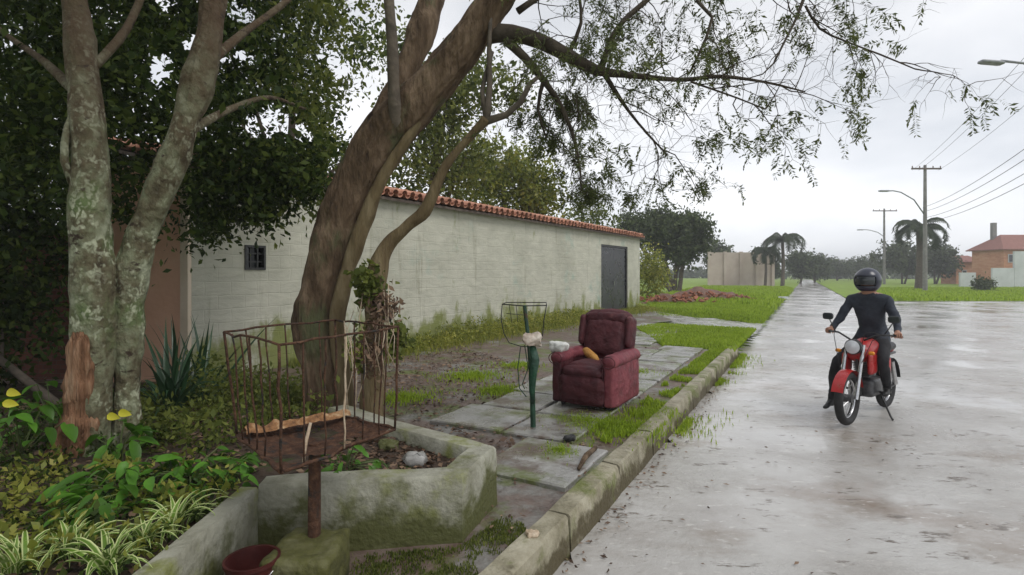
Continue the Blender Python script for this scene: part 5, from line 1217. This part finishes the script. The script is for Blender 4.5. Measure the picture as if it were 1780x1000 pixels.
for s in (-1, 1):
    mb = MB(); mb.tube([bp(.64, s*.085, .30), bp(.47, s*.085, .72), bp(.40, s*.085, .88)], [.024, .02, .018], 10); mb.build('fork_leg', M['chrome'], mc, smooth='auto')
    mb = MB(); mb.tube([bp(-.62, s*.11, .32), bp(-.46, s*.12, .62)], [.03, .025], 10); mb.build('shock_absorber', M['chrome'], mc, smooth='auto')
    mb = MB(); mb.tube([bp(.35, s*.07, .93), bp(.32, s*.2, 1.0), bp(.25, s*.31, 1.0), bp(.17, s*.37, .98)], .011, 8); hb = mb.build('handlebar', M['black'], mc, smooth=True)
    mb = MB(); mb.tube([bp(.23, s*.325, 1.0), bp(.15, s*.385, .98)], .018, 8); mb.build('grip', M['rubber'], hb, smooth=True)
    mb = MB(); mb.tube([bp(.28, s*.25, 1.0), bp(.25, s*.33, 1.15)], .006, 6); mi_ = mb.build('mirror', M['black'], mc, smooth=True)
    mb = MB(); mb.rbox(bp(.25, s*.34, 1.18), (.03, .12, .08), .03, 6, M=BR); mb.build('mirror_glass', M['window'], mi_, smooth=True)
    mb = MB(); mb.rbox(bp(.42, s*.17, .80), (.05, .06, .04), .018, 6, M=BR); mb.build('indicator', M['amber'], mc, smooth=True)
    mb = MB(); mb.tube([bp(-.02, s*.1, .30), bp(-.02, s*.24, .29)], .013, 8); mb.build('footpeg', M['rubber'], mc, smooth=True)
mb = MB()
for k in range(13):
    a = R(20+k*12); 
    for j in (-1, 0, 1): mb.v.append(tuple(bp(.64+math.cos(a)*.325, j*.06, .30+math.sin(a)*(.325-.012*abs(j)))))
mb.f += [(i*3+j, (i+1)*3+j, (i+1)*3+j+1, i*3+j+1) for i in range(12) for j in range(2)]; mb.build('front_mudguard', M['redpaint'], mc, smooth=True)
mb = MB()
for k in range(13):
    a = R(40+k*11)
    for j in (-1, 0, 1): mb.v.append(tuple(bp(-.64+math.cos(a)*.345, j*.07, .30+math.sin(a)*(.345-.015*abs(j)))))
mb.f += [(i*3+j, (i+1)*3+j, (i+1)*3+j+1, i*3+j+1) for i in range(12) for j in range(2)]; mb.build('rear_mudguard', M['vinyl'], mc, smooth=True)
mb = MB(); mb.lathe([(0, .0), (.06, .005), (.085, .04), (.088, .1), (.08, .11), (0, .115)], bp(.44, 0, .86)-BR@Vector((.06, 0, 0)), 20, BR@Matrix.Rotation(R(90), 3, 'Y')); hl = mb.build('headlight', M['black'], mc, smooth='auto')
mb = MB(); mb.lathe([(0, .02), (.05, .012), (.076, 0)], bp(.44, 0, .86)+BR@Vector((.056, 0, 0)), 20, BR@Matrix.Rotation(R(90), 3, 'Y')); mb.build('lens', M['lens'], hl, smooth=True)
mb = MB(); mb.rbox(bp(.16, 0, .80), (.44, .25, .20), .085, 12, .02, BR@Matrix.Rotation(R(8), 3, 'Y')); mb.build('fuel_tank', M['redpaint'], mc, smooth=True)
for s in (-1, 1):
    mb = MB(); mb.rbox(bp(-.2, s*.12, .58), (.3, .05, .2), .024, 10, .01, BR); mb.build('side_panel', M['redpaint'], mc, smooth=True)
    mb = MB(); mb.rbox(bp(.27, s*.13, .66), (.2, .05, .22), .024, 10, .01, BR); mb.build('tank_shroud', M['redpaint'], mc, smooth=True)
mb = MB(); mb.rbox(bp(-.32, 0, .775), (.68, .24, .10), .048, 12, .012, BR@Matrix.Rotation(R(3), 3, 'Y')); mb.build('seat', M['vinyl'], mc, smooth=True)
mb = MB(); mb.rbox(bp(-.68, 0, .74), (.14, .14, .09), .04, 8, 0, BR); tl = mb.build('tail_unit', M['redpaint'], mc, smooth=True)
mb = MB(); mb.rbox(bp(-.755, 0, .74), (.03, .11, .06), .014, 6, 0, BR); mb.build('tail_light', M['red_lens'], tl, smooth=True)
mb = MB()
for a, b in (((.38, 0, .84), (.25, 0, .28)), ((.25, 0, .28), (-.2, 0, .25)), ((-.2, 0, .25), (-.15, 0, .7)), ((.38, 0, .86), (-.15, 0, .7)), ((-.15, .08, .7), (-.7, .08, .70)), ((-.15, -.08, .7), (-.7, -.08, .70)), ((-.2, .07, .27), (-.64, .09, .30)), ((-.2, -.07, .27), (-.64, -.09, .30))):
    mb.tube([bp(*a), bp(*b)], .017, 8)
mb.build('frame', M['black'], mc, smooth='auto')
mb = MB(); mb.rbox(bp(.02, 0, .36), (.36, .24, .22), .05, 8, 0, BR); en = mb.build('engine', M['engine'], mc, smooth=True)
mb = MB()
for k in range(8): mb.box(bp(.11+.012*k, 0, .5+.022*k), (.15, .15, .012), M=BR)
mb.build('cooling_fins', M['engine'], en, kind=None)
mb = MB(); mb.tube([bp(.2, -.06, .5), bp(.27, -.1, .38), bp(.15, -.14, .24), bp(-.2, -.15, .24), bp(-.32, -.155, .28)], .018, 8); ex = mb.build('exhaust', M['chrome'], mc, smooth=True)
mb = MB(); mb.tube([bp(-.3, -.155, .28), bp(-.78, -.165, .40)], [.04, .045], 12); mb.build('silencer', M['black'], ex, smooth='auto')
mb = MB(); mb.tube([bp(-.08, .1, .28), bp(-.06, .22, .02), bp(-.02, .25, -.005)], .011, 6); mb.build('side_stand', M['black'], mc, smooth=True)

for a, b, c in (((.23, .3, 1.0), (.5, .2, .95), (.5, .06, .6)), ((.23, -.3, 1.0), (.52, -.18, .98), (.56, -.07, .4)), ((.25, .2, 1.0), (.42, .1, 1.02), (.3, .0, .7))):
    mb = MB(); mb.tube([bp(*a), bp(*[(a[i]+b[i])/2+.02 for i in range(3)]), bp(*b), bp(*[(c[i]+b[i])/2 for i in range(3)]), bp(*c)], .004, 5); mb.build('cable', M['rubber'], mc, smooth=True)
# rider: one skinned body
def body(name, nodes, edges, root, parent, mats, assign, sub=2):
    me = bpy.data.meshes.new(name); org = ORG[parent.name]
    keys = list(nodes); ix = {k: i for i, k in enumerate(keys)}
    me.from_pydata([Vector(nodes[k][0])-org for k in keys], [(ix[a], ix[b]) for a, b in edges], [])
    o = bpy.data.objects.new(name+'_src', me); C.objects.link(o)
    md = o.modifiers.new('skin', 'SKIN'); md.use_smooth_shade = True
    sv_ = me.skin_vertices[0].data if len(me.skin_vertices) else None
    for k in keys:
        r = nodes[k][1]; r = r if hasattr(r, '__len__') else (r, r); sv_[ix[k]].radius = r; sv_[ix[k]].use_root = (k == root)
    m2 = o.modifiers.new('sub', 'SUBSURF'); m2.levels = sub; m2.render_levels = sub
    dg = bpy.context.evaluated_depsgraph_get(); me2 = bpy.data.meshes.new_from_object(o.evaluated_get(dg)); bpy.data.objects.remove(o)
    me2.materials.clear()
    for m in mats: me2.materials.append(m)
    for p in me2.polygons: p.material_index = assign(p.center+org); p.use_smooth = True
    for v in me2.vertices:
        w = v.co+org; q = BR.transposed()@(w-mo)
        if q.z < 1.44 and not (q.x > .14 and abs(q.y) > .26 and q.z > .88): v.co += noise.noise_vector(w*13)*.012+noise.noise_vector(Vector((w.x*9, w.y*9, w.z*30)))*.007
    me2.name = name; return link(name, me2, parent)
rd = thing('person', 'person in dark blue jacket and dark helmet sitting astride the red motorcycle', 'person', bp(-.2, 0, 0))
nd = {'pelvis': (bp(-.2, 0, .90), (.15, .13)), 'waist': (bp(-.17, 0, 1.06), (.145, .115)), 'chest': (bp(-.08, 0, 1.26), (.175, .125)), 'upper': (bp(-.04, 0, 1.38), (.15, .10)), 'neck': (bp(-.02, 0, 1.47), .055), 'head': (bp(.0, 0, 1.56), (.085, .09)), 'crown': (bp(0, 0, 1.66), (.07, .075))}
ed = [('pelvis', 'waist'), ('waist', 'chest'), ('chest', 'upper'), ('upper', 'neck'), ('neck', 'head'), ('head', 'crown')]
for s, n in ((1, 'l'), (-1, 'r')):
    nd.update({'sh'+n: (bp(-.05, s*.19, 1.38), .068), 'el'+n: (bp(.02, s*.30, 1.13), .05), 'wr'+n: (bp(.155, s*.345, 1.01), .033), 'ha'+n: (bp(.18, s*.35, 1.015), (.04, .025)),
        'hp'+n: (bp(-.16, s*.11, .87), .095), 'kn'+n: (bp(.20, s*.21, .72), .065), 'ca'+n: (bp(.10, s*.21, .50), .056), 'an'+n: (bp(-.02, s*.20, .34), .038), 'he'+n: (bp(-.045, s*.20, .315), (.04, .035)), 'to'+n: (bp(.15, s*.21, .295), (.042, .03))})
    if s < 0:   # this foot is set down on the road
        nd['kn'+n] = (bp(.12, s*.30, .62), .065); nd['ca'+n] = (bp(.04, s*.36, .38), .056); nd['an'+n] = (bp(-.02, s*.40, .10), .038); nd['he'+n] = (bp(-.05, s*.40, .045), (.04, .035)); nd['to'+n] = (bp(.14, s*.42, .035), (.042, .028))
    ed += [('upper', 'sh'+n), ('sh'+n, 'el'+n), ('el'+n, 'wr'+n), ('wr'+n, 'ha'+n), ('pelvis', 'hp'+n), ('hp'+n, 'kn'+n), ('kn'+n, 'ca'+n), ('ca'+n, 'an'+n), ('an'+n, 'he'+n), ('an'+n, 'to'+n)]
    for j in range(4):      # fingers closed round the grip
        b_, y_ = 'ha'+n, s*(.335+.018*j)
        k1, k2, k3 = f'f{j}a'+n, f'f{j}b'+n, f'f{j}c'+n
        nd[k1] = (bp(.225-.012*j, y_, 1.02), .0095); nd[k2] = (bp(.228-.012*j, y_, .985), .009); nd[k3] = (bp(.198-.012*j, y_, .968), .008)
        ed += [(b_, k1), (k1, k2), (k2, k3)]
    nd['t'+n] = (bp(.19, s*.312, .99), .0105); nd['u'+n] = (bp(.22, s*.30, .975), .009); ed += [('ha'+n, 't'+n), ('t'+n, 'u'+n)]
def asg(p):
    q = BR.transposed()@(p-mo); z = q.z-.012
    if z > 1.455: return 0                                  # neck and head
    if q.x > .150 and abs(q.y) > .27 and z > .9: return 0   # hands
    if z > .93 or (z > .88 and q.x < -.1): return 1
    if z < .13 and q.y < -.3 or (z < .37 and q.y > 0): return 3
    return 2
body('body', nd, ed, 'pelvis', rd, [M['skin'], M['jacket'], M['trousers'], M['shoe']], asg)
# helmet with open face, visor raised
hc = bp(.0, 0, 1.61)
mb = MB(); n = 20; vs = []
for i in range(n+1):
    ph = math.pi*i/n
    for j in range(32):
        a = 2*math.pi*j/32; d = Vector((math.cos(a)*math.sin(ph), math.sin(a)*math.sin(ph), math.cos(ph)))
        vs.append((d, hc+BR@Vector((d.x*.152, d.y*.13, d.z*.14))))
fs = []
for i in range(n):
    for j in range(32):
        d = vs[i*32+j][0]
        if d.z < -.72: continue
        if d.x > .62 and -.35 < d.z < .38: continue
        fs.append((i*32+j, i*32+(j+1) % 32, (i+1)*32+(j+1) % 32, (i+1)*32+j))
mb.add([v for _, v in vs], fs); he = mb.build('helmet', M['helmet'], rd, smooth=True)
md = he.modifiers.new('th', 'SOLIDIFY'); md.thickness = .012
mb = MB(); vs = []
for i in range(7):
    for j in range(13):
        ph = R(68+i*7); a = R(-52+j*8.67); vs.append(hc+BR@Vector((math.cos(a)*math.sin(ph)*.160, math.sin(a)*math.sin(ph)*.137, math.cos(ph)*.147)))
mb.add(vs, [(i*13+j, i*13+j+1, (i+1)*13+j+1, (i+1)*13+j) for i in range(6) for j in range(12)]); mb.build('visor', M['window'], he, smooth=True)
mb = MB(); mb.tube([bp(.085, 0, 1.60), bp(.108, 0, 1.575), bp(.092, 0, 1.56)], [.008, .014, .011], 8); mb.build('nose', M['skin'], rd, smooth=True)

print('objects', len(bpy.data.objects), 'tris', sum(len(o.data.polygons)*2 for o in bpy.data.objects if o.type == 'MESH'))
